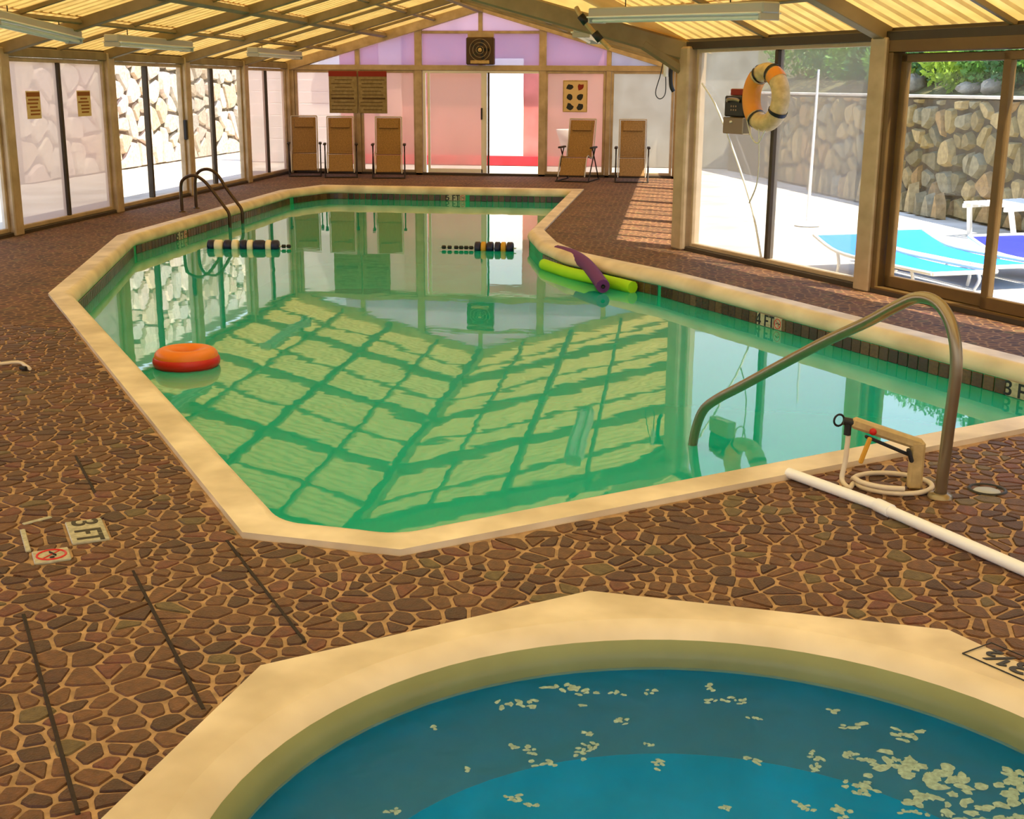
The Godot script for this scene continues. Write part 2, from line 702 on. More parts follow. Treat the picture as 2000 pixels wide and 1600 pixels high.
func build_floor() -> void:
	outlines()
	var fl := thing("floor", "brown flagstone pool deck with tan mortar joints", "floor", Vector3.ZERO, 0.0, "", "structure")
	var spa_oct := PackedVector2Array()
	for p in spa_ring(1):
		spa_oct.append(p + Vector2(SPA_C.x, SPA_C.z))
	# mortar bed near the camera, finely patterned deck beyond
	var near := S()
	var far := S()
	var z := -24.7
	while z < 1.6:
		var z2 := z + 0.9
		var is_near := z > -8.6 and z2 < -1.2
		for half in 2:
			var strip := PackedVector2Array([Vector2(-8 if half == 0 else -1, z), Vector2(-1 if half == 0 else 12, z), Vector2(-1 if half == 0 else 12, z2), Vector2(-8 if half == 0 else -1, z2)])
			for a in Geometry2D.intersect_polygons(strip, room):
				for b in Geometry2D.clip_polygons(a, pool_outer):
					for c in Geometry2D.clip_polygons(b, spa_oct):
						slab(near if is_near else far, c, -0.2, -0.006 if is_near else 0.0, true)
		z = z2
	part(fl, "mortar_bed", near, M.mortar, "tan mortar between the flagstones")
	part(fl, "distant_paving", far, M.deck_far)
	# flagstones
	var grown_pool: PackedVector2Array = Geometry2D.offset_polygon(pool_outer, 0.012)[0]
	var grown_spa: PackedVector2Array = Geometry2D.offset_polygon(spa_oct, 0.012)[0]
	var tiles := marker_places()
	var keep := func(p: Vector2) -> bool:
		if p.y < -8.53 or p.y > -1.4 or not inside(p, room):
			return false
		return not inside(p, pool_outer) and not inside(p, spa_oct)
	var list := []
	for poly in cells(-7.6, -9.0, 210, 112, Vector2(0.075, 0.07), 0.44, 0.0125, 0.2, keep):
		var q: PackedVector2Array = soften(poly, 0.14)
		var pieces := [q]
		for hole in [grown_pool, grown_spa] + tiles:
			var next := []
			for x in pieces:
				var c := centre(x)
				if c.distance_to(centre(hole)) > 9.0:
					next.append(x)
				else:
					next.append_array(Geometry2D.clip_polygons(x, hole))
			pieces = next
		for x in pieces:
			if x.size() >= 3 and area(x) > 0.0004:
				var c := centre(x)
				var d := Vector2(c.x, c.y).length()
				var shows := area(x) / pow(d * d + 2.96, 1.5) if seen(c, 0.0) else 0.0
				list.append([shows, x])
	list.sort_custom(func(a, b): return a[0] > b[0])
	var rest := S()
	for i in list.size():
		var tone := stone_tone()
		var lift := rng.randf_range(-0.0015, 0.0015)
		if i < 300:
			var s := S()
			stone_shape(s, list[i][1], lift, -0.007, 0.004, tone)
			part(fl, "flagstone", s, M.deck_stone)
		else:
			stone_shape(rest, list[i][1], lift, -0.007, 0.004, tone)
	var r := part(fl, "flagstones", rest, M.deck_stone)
	r.set_meta("kind", "stuff")
	# dark joints between the slabs
	for j in [[-1.66, -4.42, -1.1, -3.57], [-1.89, -4.07, -1.26, -3.1], [-2.09, -3.65, -1.37, -2.55], [-2.76, -5.42, -2.42, -4.9]]:
		part(fl, "expansion_joint", bar(S(), Vector3(j[0], -0.001, j[1]), Vector3(j[2], -0.001, j[3]), 0.012, 0.007, Vector3.UP, 0.002), M.joint)
	# depth markers let into the deck
	var u := Vector3(0.53, 0, 0.85)
	var up := Vector3(0.85, 0, -0.53)
	var b := Basis(u, up, u.cross(up))
	tile_with_text(fl, Vector3(-2.24, 0.0, -4.44), b, Vector2(0.26, 0.14), "3 FT", 0.1, "marker tile reading 3 FT")
	no_dive_tile(fl, Vector3(-2.25, 0.0, -4.165), b, 0.13)
	# frame of a lost tile left of the marker
	for k in [[-2.53, -4.48, -2.46, -4.58], [-2.5, -4.42, -2.36, -4.2]]:
		part(fl, "tile_edge", bar(S(), Vector3(k[0], 0.0, k[1]), Vector3(k[2], 0.0, k[3]), 0.02, 0.008), M.marker)


func marker_places() -> Array:
	var u := Vector2(0.53, 0.85)
	var v := Vector2(0.85, -0.53)
	var out := []
	for k in [[Vector2(-2.24, -4.44), 0.14, 0.08], [Vector2(-2.25, -4.165), 0.075, 0.075]]:
		var c: Vector2 = k[0]
		out.append(PackedVector2Array([c - u * k[1] - v * k[2], c + u * k[1] - v * k[2], c + u * k[1] + v * k[2], c - u * k[1] + v * k[2]]))
	return out


func lettering(text: String, height: float) -> TextMesh:
	var t := TextMesh.new()
	var f := SystemFont.new()
	f.font_names = PackedStringArray(["Droid Sans"])
	f.font_weight = 700
	t.font = f
	t.text = text
	t.font_size = 64
	t.depth = 0.002
	t.pixel_size = height / 46.0
	t.curve_step = 1.5
	return t


# b.x runs with the text, b.y is the text's up, b.z faces the reader
func tile_with_text(parent: Node, at: Vector3, b: Basis, size: Vector2, text: String, h: float, label: String) -> void:
	var t := part(parent, "depth_marker_tile", box(S(), Vector3.ZERO, Vector3(size.x, size.y, 0.012), Basis.IDENTITY, 0.003), M.marker, label)
	t.transform = Transform3D(b, at)
	var l := part(t, "lettering", lettering(text, h), M.ink)
	l.position = Vector3(0, 0, 0.0065)


func no_dive_tile(parent: Node, at: Vector3, b: Basis, size: float) -> void:
	var t := part(parent, "no_diving_tile", box(S(), Vector3.ZERO, Vector3(size, size, 0.012), Basis.IDENTITY, 0.003), M.marker, "tile with a no diving symbol")
	t.transform = Transform3D(b, at)
	var s := S()
	var r := size * 0.4
	torus(s, r, size * 0.035, Vector3(0, 0, 0.006), Basis(Vector3.RIGHT, Vector3.BACK, Vector3.DOWN), 0, TAU, 20, 6)
	s.set_smooth_group(-1)
	bar(s, Vector3(-r, r, 0.008) * 0.7, Vector3(r, -r, 0.008) * 0.7, 0.004, size * 0.06, Vector3.BACK)
	part(t, "symbol_ring", s, M.red)
	var s2 := S()
	bar(s2, Vector3(-r * 0.5, -r * 0.1, 0.007), Vector3(r * 0.35, r * 0.3, 0.007), 0.004, size * 0.1, Vector3.BACK)
	lathe(s2, [Vector2(0, 0.004), Vector2(size * 0.07, 0.003), Vector2(size * 0.07, 0)], 10, Vector3(r * 0.55, 0.0, 0.006), Basis(Vector3.RIGHT, Vector3.BACK, Vector3.DOWN))
	part(t, "diver", s2, M.ink)


# ------------------------------------------------------------------ pool
func sweep(s: SurfaceTool, inner: PackedVector2Array, outer: PackedVector2Array, prof: Array, width: float) -> void:
	s.set_smooth_group(0)
	var n := inner.size()
	for i in n:
		var j := (i + 1) % n
		for k in prof.size() - 1:
			var p: Vector2 = prof[k]
			var q: Vector2 = prof[k + 1]
			var f := func(id: int, pr: Vector2) -> Vector3:
				var v := inner[id].lerp(outer[id], pr.x / width)
				if pr.x < width:
					v = inner[id] + (outer[id] - inner[id]).normalized() * pr.x
				return Vector3(v.x, pr.y, v.y)
			var a: Vector3 = f.call(i, p)
			var b: Vector3 = f.call(j, p)
			var c: Vector3 = f.call(j, q)
			var d: Vector3 = f.call(i, q)
			var to := (inner[i] - outer[i]).normalized()
			var dp := q - p
			var out := Vector3(to.x, 0, to.y) * dp.y * -1.0 + Vector3.UP * -dp.x
			if p.x >= 0.1 and q.x >= 0.1 and k < 2:
				s.set_smooth_group(k + 1)
			else:
				s.set_smooth_group(0)
			if a.distance_to(b) > 0.0001:
				tri(s, a, b, c, out)
			if c.distance_to(d) > 0.0001:
				tri(s, a, c, d, out)


func build_pool() -> void:
	var pool := thing("swimming_pool", "large green swimming pool with cream rounded coping sunk in the deck", "swimming pool")
	var cop := S(false)
	sweep(cop, pool_inner, pool_pair, [Vector2(0.2, -0.1), Vector2(0.2, 0.022), Vector2(0.1, 0.024), Vector2(0.075, 0.022), Vector2(0.045, 0.012), Vector2(0.02, -0.008), Vector2(0.004, -0.035), Vector2(0.0, -0.06), Vector2(0.006, -0.085), Vector2(0.03, -0.1)], 0.2)
	part(pool, "coping", cop, M.coping, "cream rounded coping")
	# shell
	var back := PackedVector2Array()
	var n := pool_inner.size()
	for i in n:
		back.append(pool_inner[i] + (pool_pair[i] - pool_inner[i]).normalized() * 0.03)
	var wall := S(false)
	for i in n:
		var a := back[i]
		var b := back[(i + 1) % n]
		if a.distance_to(b) < 0.001:
			continue
		var o := pool_inner[i] - pool_pair[i]
		quad(wall, Vector3(a.x, -0.09, a.y), Vector3(b.x, -0.09, b.y), Vector3(b.x, -1.3, b.y), Vector3(a.x, -1.3, a.y), Vector3(o.x, 0, o.y))
	part(pool, "pool_wall", wall, M.pool_shell, "green painted pool wall")
	part(pool, "pool_bottom", slab(S(), back, -1.45, -1.3, true), M.pool_shell)
	# entry steps under the near edge
	var e := Vector3(0.794, 0, -0.608)
	var q := Vector3(-0.608, 0, -0.794)
	var bb := Basis(e, Vector3.UP, e.cross(Vector3.UP))
	var c0 := Vector3(0.75, 0, -5.85)
	part(pool, "step", box(S(), c0 + q * 0.75 + Vector3(0, -0.85, 0), Vector3(1.9, 0.9, 1.2), bb, 0.02), M.pool_step)
	part(pool, "step", box(S(), c0 + q * 1.55 + Vector3(0, -1.0, 0), Vector3(1.9, 0.6, 0.4), bb, 0.02), M.pool_step)
	# water line tiles, each one a piece
	var total := 0
	var skip := [Vector2(0.56, -10.15), Vector2(1.98, -7.86), Vector2(-3.62, -21.3), Vector2(-6.05, -15.3)]
	var tile := S()
	box(tile, Vector3.ZERO, Vector3(0.092, 0.098, 0.014), Basis.IDENTITY, 0.004)
	tile.generate_normals()
	var tm := tile.commit()
	var run := [[0, 0]]
	for i in n:
		var a := back[i]
		var b := back[(i + 1) % n]
		var mid := (a + b) * 0.5
		var l := a.distance_to(b)
		# only where the wall above the water faces the camera
		if mid.y > -8.0 and mid.x < 1.3:
			continue
		if mid.y > -7.3 or (mid.x < -4.0 and mid.y > -11.0):
			continue
		if mid.x > -1.6 and mid.x < -1.0 and mid.y < -14.3 and mid.y > -21.2:
			continue
		var dir := (b - a).normalized()
		var o := (pool_inner[i] - pool_pair[i]).normalized()
		var nn := Vector3(-dir.y, 0, dir.x)
		if nn.dot(Vector3(o.x, 0, o.y)) < 0:
			nn = -nn
		var step := 0.1 if l < 1.0 else l / roundf(l / 0.1)
		var t := step * 0.5
		while t < l:
			var p := a + dir * t
			t += step
			var ok := true
			for sk in skip:
				if p.distance_to(sk) < (0.17 if sk.y > -14.0 else 0.2):
					ok = false
			if not ok or total >= 290:
				continue
			total += 1
			var o2 := part(pool, "tile", tm, M[["pool_tile", "pool_tile_b", "pool_tile_c"][rng.randi() % 3]])
			o2.transform = Transform3D(Basis(nn.cross(Vector3.DOWN), Vector3.UP, nn), Vector3(p.x, -0.152, p.y) + nn * 0.005)
	# depth markers on the wall
	var dr := Vector2(0.535, 0.845)
	var inw := Vector3(-0.845, 0, 0.535)
	var bt := Basis(Vector3.UP.cross(inw), Vector3.UP, inw)
	mark_on_wall(pool, back, Vector2(0.56, -10.15), bt, "4 FT")
	mark_on_wall(pool, back, Vector2(1.98, -7.86), bt, "3 FT")
	mark_on_wall(pool, back, Vector2(-3.62, -21.3), Basis.IDENTITY, "5 FT")
	mark_on_wall(pool, back, Vector2(-6.05, -15.3), Basis(Vector3.FORWARD, Vector3.UP, Vector3.RIGHT), "5 FT")
	# water
	var wt := S()
	slab(wt, back, 0, WATER, false)
	var water := part(self, "pool_water", wt, M.pool_water)
	tag(water, "still green water filling the large pool, mirroring the roof", "water", "", "stuff")


func mark_on_wall(pool: Node, back: PackedVector2Array, near: Vector2, b: Basis, text: String) -> void:
	# nearest point on the wall line
	var best := near
	var bd := 9.0
	for i in back.size():
		var p := Geometry2D.get_closest_point_to_segment(near, back[i], back[(i + 1) % back.size()])
		if p.distance_to(near) < bd:
			bd = p.distance_to(near)
			best = p
	var at := Vector3(best.x, -0.148, best.y) + b.z * 0.012
	tile_with_text(pool, at - b.x * 0.055, b, Vector2(0.22, 0.1), text, 0.095, "white marker tile reading " + text)
	no_dive_tile(pool, at + b.x * 0.115, b, 0.1)


# ------------------------------------------------------------------ spa
func build_spa() -> void:
	var spa := thing("hot_tub", "round sunken hot tub with wide cream octagonal rim in the foreground", "hot tub", SPA_C)
	var outer := PackedVector2Array()
	var inner := PackedVector2Array()
	for p in spa_ring(9):
		outer.append(p)
		inner.append(p.normalized() * 1.18)
	var rim := S(false)
	sweep(rim, inner, outer, [Vector2(0.4, -0.1), Vector2(0.4, 0.03), Vector2(0.11, 0.034), Vector2(0.08, 0.028), Vector2(0.05, 0.012), Vector2(0.03, -0.01)], 0.4)
	part(spa, "rim", rim, M.coping, "wide cream concrete rim")
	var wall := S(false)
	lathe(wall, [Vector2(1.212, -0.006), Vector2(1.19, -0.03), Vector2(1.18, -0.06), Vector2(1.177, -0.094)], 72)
	part(spa, "shaded_spa_wall", wall, M.shaded_spa_wall, "inner wall with shade and water reflection put into its green colour")
	var ledge := S(false)
	lathe(ledge, [Vector2(1.177, -0.094), Vector2(1.175, -0.26), Vector2(0.985, -0.265), Vector2(0.97, -0.275)], 72)
	part(spa, "bench", ledge, M.spa_bench, "dark blue bench under the water")
	var bottom := S(false)
	lathe(bottom, [Vector2(0.97, -0.275), Vector2(0.95, -0.48), Vector2(0.88, -0.57), Vector2(0.6, -0.6), Vector2(0.0, -0.6)], 72)
	part(spa, "spa_pit", bottom, M.spa_floor, "light blue pit inside the bench")
	# depth mark painted on the rim, read from inside the tub
	var mk := Vector3(1.07, 0.034, -3.655) - SPA_C
	var dirn := Vector3(-0.65, 0, -0.76)
	var bas := Basis(dirn, Vector3.UP.cross(dirn), Vector3.UP)
	var l := part(spa, "lettering", lettering("3½", 0.085), M.ink, "black painted 3½ depth mark")
	l.transform = Transform3D(bas, mk)
	var fr := S()
	var fb := Basis(dirn, Vector3.UP, dirn.cross(Vector3.UP))
	for k in [[-0.11, -0.07, 0.11, -0.07], [-0.11, 0.07, 0.11, 0.07], [0.11, -0.07, 0.11, 0.07], [-0.11, -0.07, -0.11, 0.07]]:
		bar(fr, mk + fb * Vector3(k[0], 0.001, k[1]), mk + fb * Vector3(k[2], 0.001, k[3]), 0.004, 0.003, Vector3.UP, 0.0005)
	part(spa, "mark_outline", fr, M.ink)
	# water
	var wt := S(false)
	lathe(wt, [Vector2(1.177, 0), Vector2(0.6, 0), Vector2(0, 0)], 64, Vector3(SPA_C.x, SPA_WATER, SPA_C.z))
	var water := part(self, "spa_water", wt, M.spa_water)
	tag(water, "choppy blue water in the round hot tub", "water", "", "stuff")
	# foam: flat blobs of bubbles drifting on it
	var fm := S(false)
	var nz := FastNoiseLite.new()
	nz.seed = 5
	nz.frequency = 1.6
	var places := []
	for k in 60:
		places.append([Vector2(rng.randf_range(-1.0, 0.95), rng.randf_range(-1.08, 0.2)), rng.randf_range(0.006, 0.022)])
	for k in [[0.62, -0.62, 0.1], [0.74, -0.5, 0.08], [0.55, -0.48, 0.06], [0.86, -0.62, 0.07], [0.72, -0.36, 0.09], [0.5, -0.66, 0.05], [0.9, -0.44, 0.07], [0.62, -0.3, 0.05], [-0.42, -0.98, 0.045], [-0.55, -0.86, 0.04], [-0.25, -0.8, 0.02], [0.4, -0.52, 0.035], [0.34, -0.4, 0.03], [0.46, -0.34, 0.04], [0.02, -0.96, 0.02], [0.44, -0.86, 0.03], [0.58, -0.82, 0.04]]:
		places.append([Vector2(k[0], k[1]), k[2]])
	for k in places:
		var c: Vector2 = k[0]
		var r: float = k[1]
		if c.length() > 1.08:
			continue
		var many := int(3 + r * 260.0)
		var lean := Vector2.from_angle(rng.randf() * TAU)
		for q in many:
			var off := Vector2(rng.randfn(0, r * 0.55), rng.randfn(0, r * 0.35)) + lean * rng.randfn(0, r * 0.6)
			var e := c + off
			if e.length() < 1.12:
				foam_blob(fm, Vector3(SPA_C.x + e.x, SPA_WATER, SPA_C.z + e.y), rng.randf_range(0.004, 0.007) + r * 0.16, nz)
	var fo := part(self, "foam", fm, M.foam)
	tag(fo, "pale foam patches drifting on the hot tub water", "foam", "", "stuff")


func foam_blob(s: SurfaceTool, at: Vector3, r: float, nz: FastNoiseLite) -> void:
	var n := 12
	var turn := rng.randf() * TAU
	var long := rng.randf_range(1.1, 1.6)
	var ring := []
	for i in n:
		var a := TAU * i / n
		var rr := r * (0.8 + 0.5 * nz.get_noise_3d(cos(a) * 0.7 + at.x * 40.0, sin(a) * 0.7, at.z * 40.0))
		var p := Vector2(cos(a) * rr * long, sin(a) * rr / long * 1.2).rotated(turn)
		ring.append(at + Vector3(p.x, 0.001, p.y))
	var top := at + Vector3(0, 0.005, 0)
	for i in n:
		tri(s, top, ring[i], ring[(i + 1) % n], Vector3.UP)


# ------------------------------------------------------------------ walls
# a glazed bay from p to q: frame, mullions and panes. cuts: distances of the mullions from p; mats: one glass for each pane
var window_count := 0


func bay(p: Vector3, q: Vector3, y0: float, y1: float, cuts: Array, mats: Array, label: String, frame := "frame", fw := 0.05, called := "") -> Node3D:
	window_count += 1
	var o := thing(called if called else "window_%d" % window_count, label, "window", p, 0.0, "", "structure")
	var u := (q - p).normalized()
	var b := Basis(u, Vector3.UP, u.cross(Vector3.UP))
	var l := p.distance_to(q)
	var f := S()
	box(f, b * Vector3(fw * 0.5, (y0 + y1) * 0.5, 0), Vector3(fw, y1 - y0, 0.07), b)
	box(f, b * Vector3(l - fw * 0.5, (y0 + y1) * 0.5, 0), Vector3(fw, y1 - y0, 0.07), b)
	box(f, b * Vector3(l * 0.5, y1 - fw * 0.5, 0), Vector3(l - fw * 2, fw, 0.07), b)
	box(f, b * Vector3(l * 0.5, y0 + fw * 0.5, 0), Vector3(l - fw * 2, fw, 0.07), b)
	part(o, "window_frame", f, M[frame])
	var edges := [fw]
	for c in cuts:
		part(o, "mullion", box(S(), b * Vector3(c, (y0 + y1) * 0.5, 0), Vector3(fw * 1.1, y1 - y0 - fw * 2, 0.08), b), M["frame_dark"])
		edges.append(c - fw * 0.55)
		edges.append(c + fw * 0.55)
	edges.append(l - fw)
	for i in mats.size():
		var a: float = edges[i * 2]
		var e: float = edges[i * 2 + 1]
		part(o, "pane", pane_shape([Vector2(a, y0 + fw), Vector2(e, y0 + fw), Vector2(e, y1 - fw), Vector2(a, y1 - fw)], b), M[mats[i]])
	return o


func pane_shape(pts: Array, b: Basis) -> SurfaceTool:
	var s := S()
	for i in range(1, pts.size() - 1):
		tri(s, b * Vector3(pts[0].x, pts[0].y, 0), b * Vector3(pts[i].x, pts[i].y, 0), b * Vector3(pts[i + 1].x, pts[i + 1].y, 0), b.z)
	return s


func build_walls() -> void:
	# left wall, inner face at x = -7.5
	var wl := thing("wall_left", "long left wall of brown metal posts and header over glazed bays", "wall", Vector3.ZERO, 0.0, "", "structure")
	var posts := [-24.6, -22.0, -19.25, -16.52, -13.75, -11.0, -8.25, -5.5, -2.75, 0.0]
	for z in posts:
		part(wl, "post", box(S(), Vector3(-7.52, 1.05, z), Vector3(0.16, 2.1, 0.2), Basis.IDENTITY, 0.012), M.frame)
	part(wl, "header", box(S(), Vector3(-7.53, 2.055, -11.6), Vector3(0.14, 0.1, 26.2)), M.beam)
	part(wl, "sill", box(S(), Vector3(-7.53, 0.02, -11.6), Vector3(0.12, 0.05, 26.2)), M.frame_dark)
	part(wl, "end_panel", box(S(), Vector3(-7.55, 1.05, 0.85), Vector3(0.1, 2.1, 1.5)), M.plaster)
	var x := -7.54
	var left := [
		[-22.1, -24.5, [1.2], ["haze_pink", "haze_pink"], "hazy pink window bay at the far end of the left wall"],
		[-19.35, -21.9, [1.12], ["haze_grey", "clear"], "left wall bay with one hazy and one clear pane"],
		[-16.62, -19.15, [1.2], ["clear", "clear"], "clear left wall bay showing the sunlit stone wall"],
		[-13.85, -16.42, [1.3], ["haze", "haze"], "hazy left wall bay with two paper notices"],
	]
	for k in left:
		var w := bay(Vector3(x, 0, k[0]), Vector3(x, 0, k[1]), 0.045, 2.0, k[2], k[3], k[4])
		if k[3][0] == "clear":
			part(w, "handle", box(S(), Vector3(0.06, 1.02, -2.49), Vector3(0.05, 0.3, 0.05), Basis.IDENTITY, 0.01), M.black, "black pull handle")
	for i in range(4, 9):
		bay(Vector3(x, 0, posts[i + 1] - 0.1), Vector3(x, 0, posts[i] + 0.1), 0.045, 2.0, [1.28], ["frosted", "frosted"], ["hazy left wall bay just outside the picture", "hazy left wall bay beside the pool's near end", "hazy left wall bay level with the near deck", "hazy left wall bay beside the hot tub", "hazy left wall bay behind the camera"][i - 4])
	# back wall at z = -24.65
	var wb := thing("wall_back", "far gable wall of brown posts and beam with glass above", "wall", Vector3.ZERO, 0.0, "", "structure")
	var zb := -24.66
	var roof_y := func(px: float) -> float:
		return 3.16 - absf(px + 3.69) * 0.29
	var bx := [-7.42, -6.1, -4.9, -2.49, -1.23, 0.06]
	for px in bx:
		var wide := 0.14 if px == -4.9 or px == -2.49 else 0.09
		var top: float = roof_y.call(px) - 0.06
		part(wb, "post", box(S(), Vector3(px, top * 0.5, zb), Vector3(wide, top, 0.12)), M.frame)
	part(wb, "beam", box(S(), Vector3(-3.69, 2.035, zb), Vector3(7.5, 0.1, 0.14)), M.frame)
	part(wb, "sill", box(S(), Vector3(-3.69, 0.02, zb), Vector3(7.5, 0.05, 0.12)), M.frame_dark)
	part(wb, "king_post", box(S(), Vector3(-3.69, 2.6, zb), Vector3(0.08, 1.04, 0.1)), M.frame)
	for r in [[-4.83, -3.73], [-3.65, -2.56]]:
		part(wb, "cross_bar", box(S(), Vector3((r[0] + r[1]) * 0.5, 2.69, zb), Vector3(r[1] - r[0], 0.05, 0.07)), M.frame)
	for sx in [-1.0, 1.0]:
		part(wb, "gable_rafter", bar(S(), Vector3(-3.69, 3.17, zb + 0.03), Vector3(-3.69 + sx * 3.84, 3.17 - 3.84 * 0.29, zb + 0.03), 0.16, 0.2), M.frame)
	# gable glass, pane by pane
	var I := Basis.IDENTITY
	for e in [[-7.3, -6.14], [-6.05, -4.97], [-4.83, -3.73], [-3.65, -2.56], [-2.42, -1.28], [-1.19, -0.06]]:
		var ya: float = roof_y.call(e[0]) - 0.05
		var yb: float = roof_y.call(e[1]) - 0.05
		if e[0] > -4.9 and e[1] < -2.5:
			var lo := part(wb, "gable_pane", pane_shape([Vector2(e[0], 2.085), Vector2(e[1], 2.085), Vector2(e[1], 2.665), Vector2(e[0], 2.665)], I), M.haze_lilac)
			lo.position.z = zb
			var hi := part(wb, "gable_pane", pane_shape([Vector2(e[0], 2.715), Vector2(e[1], 2.715), Vector2(e[1], yb), Vector2(e[0], ya)], I), M.haze_lilac)
			hi.position.z = zb
		else:
			var pn := part(wb, "gable_pane", pane_shape([Vector2(e[0], 2.085), Vector2(e[1], 2.085), Vector2(e[1], maxf(yb, 2.085)), Vector2(e[0], maxf(ya, 2.085))], I), M.haze_lilac)
			pn.position.z = zb
	var names := ["far wall bay behind the leftmost two recliners", "far wall bay behind the third recliner", "", "far wall bay with the six picture poster", "far wall bay behind the rightmost recliner"]
	var gl := [["haze_pink"], ["haze_pink"], [], ["haze_pink"], ["haze_grey"]]
	for i in 5:
		if i == 2:
			continue
		bay(Vector3(bx[i] + 0.05, 0, zb), Vector3(bx[i + 1] - 0.05, 0, zb), 0.045, 1.985, [], gl[i], names[i])
	# sliding door in the middle of the far wall: one hazy leaf, one open half
	var d := thing("door_1", "sliding glass door in the far wall, right half open", "door", Vector3(0, 0, zb), 0.0, "", "structure")
	var fr := S()
	box(fr, Vector3(-3.69, 1.96, 0), Vector3(2.26, 0.05, 0.1))
	box(fr, Vector3(-4.79, 1.0, 0), Vector3(0.05, 1.9, 0.1))
	part(d, "door_frame", fr, M.white)
	var leaf := S()
	box(leaf, Vector3(-3.62, 1.0, 0.03), Vector3(0.11, 1.9, 0.05))
	box(leaf, Vector3(-4.7, 1.0, 0.03), Vector3(0.05, 1.9, 0.05))
	box(leaf, Vector3(-4.16, 0.09, 0.03), Vector3(1.04, 0.08, 0.05))
	var lf := part(d, "door_leaf", leaf, M.white)
	var pn2 := part(lf, "pane", pane_shape([Vector2(-4.67, 0.13), Vector2(-3.68, 0.13), Vector2(-3.68, 1.94), Vector2(-4.67, 1.94)], I), M.haze_pink)
	pn2.position.z = 0.03
	part(d, "meeting_stile", box(S(), Vector3(-3.53, 1.0, 0.05), Vector3(0.035, 1.9, 0.05)), M.frame_dark)
	part(d, "handle", box(S(), Vector3(-3.66, 1.18, 0.08), Vector3(0.03, 0.22, 0.04)), M.black)
	# right wall of the far part, at x = 0.12
	var wf := thing("wall_far_right", "short right wall of the far part, seen edge on", "wall", Vector3.ZERO, 0.0, "", "structure")
	for z in [-24.55, -22.0, -19.25, -16.52]:
		part(wf, "post", box(S(), Vector3(0.14, 1.05, z), Vector3(0.14, 2.1, 0.18)), M.frame)
	part(wf, "header", box(S(), Vector3(0.14, 2.03, -19.25), Vector3(0.14, 0.15, 10.8)), M.frame_dark)
	part(wf, "sill", box(S(), Vector3(0.14, 0.02, -19.25), Vector3(0.12, 0.05, 10.8)), M.frame_dark)
	var fz := [-24.55, -22.0, -19.25, -16.52, -13.9]
	for i in 4:
		bay(Vector3(0.15, 0, fz[i] + 0.09), Vector3(0.15, 0, fz[i + 1] - 0.09), 0.045, 1.955, [0.62, 1.24, 1.86], ["clear", "clear", "clear", "clear"], ["clear far right bay next to the gable wall", "clear far right bay, second from the gable wall", "clear far right bay, third from the gable wall", "clear far right bay next to the corner post"][i])
	# angled right wall
	var wr := thing("wall_right", "angled right wall of brown posts and header over glass", "wall", Vector3.ZERO, 0.0, "", "structure")
	var rb := Basis(D, Vector3.UP, D.cross(Vector3.UP))
	part(wr, "corner_post", box(S(), A0 + D * 0.06 + Vector3(0, 1.06, 0), Vector3(0.22, 2.12, 0.24), rb, 0.02), M.frame)
	for s in [3.1, 5.9, 8.7, 11.5, 14.3, 17.1]:
		part(wr, "post", box(S(), A0 + D * s + Vector3(0, 1.06, 0), Vector3(0.2, 2.12, 0.2), rb, 0.012), M.frame)
	part(wr, "header", bar(S(), A0 + Vector3(0, 2.13, 0), A0 + D * 18 + Vector3(0, 2.13, 0), 0.14, 0.08), M.frame_dark)
	part(wr, "sill", bar(S(), A0 + Vector3(0, 0.02, 0), A0 + D * 18 + Vector3(0, 0.02, 0), 0.14, 0.05), M.frame_dark)
	bay(A0 + D * 0.2, A0 + D * 2.99, 0.045, 2.1, [1.4], ["haze_grey", "haze_grey"], "hazy right wall bay with the life ring and telephone", "frame", 0.045)
	var rest := ["clear right wall bay just outside the picture", "hazy right wall bay beyond the sliding door", "hazy right wall bay opposite the hot tub", "hazy right wall bay near the camera"]
	var at := [5.9, 8.7, 11.5, 14.3]
	for i in 4:
		bay(A0 + D * (at[i] + 0.1), A0 + D * (at[i] + 2.7), 0.045, 2.1, [1.3], ["clear", "clear"] if i == 0 else ["frosted", "frosted"], rest[i])
	part(wr, "end_panel", bar(S(), A0 + D * 17.2 + Vector3(0, 1.05, 0), A0 + D * 18.0 + Vector3(0, 1.05, 0), 0.1, 2.1), M.plaster)
	# sliding door in the right wall
	var sd := thing("door_2", "brown framed sliding glass door opening to the sunny patio", "door", A0 + D * 3.2, 0.0, "", "structure")
	var w := 2.6
	var df := S()
	box(df, rb * Vector3(w * 0.5, 2.05, 0), Vector3(w, 0.1, 0.14), rb)
	box(df, rb * Vector3(0.03, 1.0, 0), Vector3(0.06, 2.0, 0.14), rb)
	box(df, rb * Vector3(w - 0.03, 1.0, 0), Vector3(0.06, 2.0, 0.14), rb)
	box(df, rb * Vector3(w * 0.5, 0.03, 0), Vector3(w, 0.06, 0.14), rb)
	part(sd, "door_frame", df, M.door_frame)
	for k in [[0.08, 1.29, -0.03], [1.26, 2.52, 0.03]]:
		var lx: float = k[0]
		var rx: float = k[1]
		var dz: float = k[2]
		var lv := S()
		var sw := 0.075
		box(lv, rb * Vector3(lx + sw * 0.5, 1.02, dz), Vector3(sw, 1.92, 0.05), rb)
		box(lv, rb * Vector3(rx - sw * 0.5, 1.02, dz), Vector3(sw, 1.92, 0.05), rb)
		box(lv, rb * Vector3((lx + rx) * 0.5, 1.955, dz), Vector3(rx - lx, 0.07, 0.05), rb)
		box(lv, rb * Vector3((lx + rx) * 0.5, 0.11, dz), Vector3(rx - lx, 0.1, 0.05), rb)
		var leaf2 := part(sd, "door_leaf", lv, M.door_frame)
		var gp := part(leaf2, "pane", pane_shape([Vector2(lx + sw, 0.16), Vector2(rx - sw, 0.16), Vector2(rx - sw, 1.92), Vector2(lx + sw, 1.92)], rb), M.clear)
		gp.position = rb.z * dz
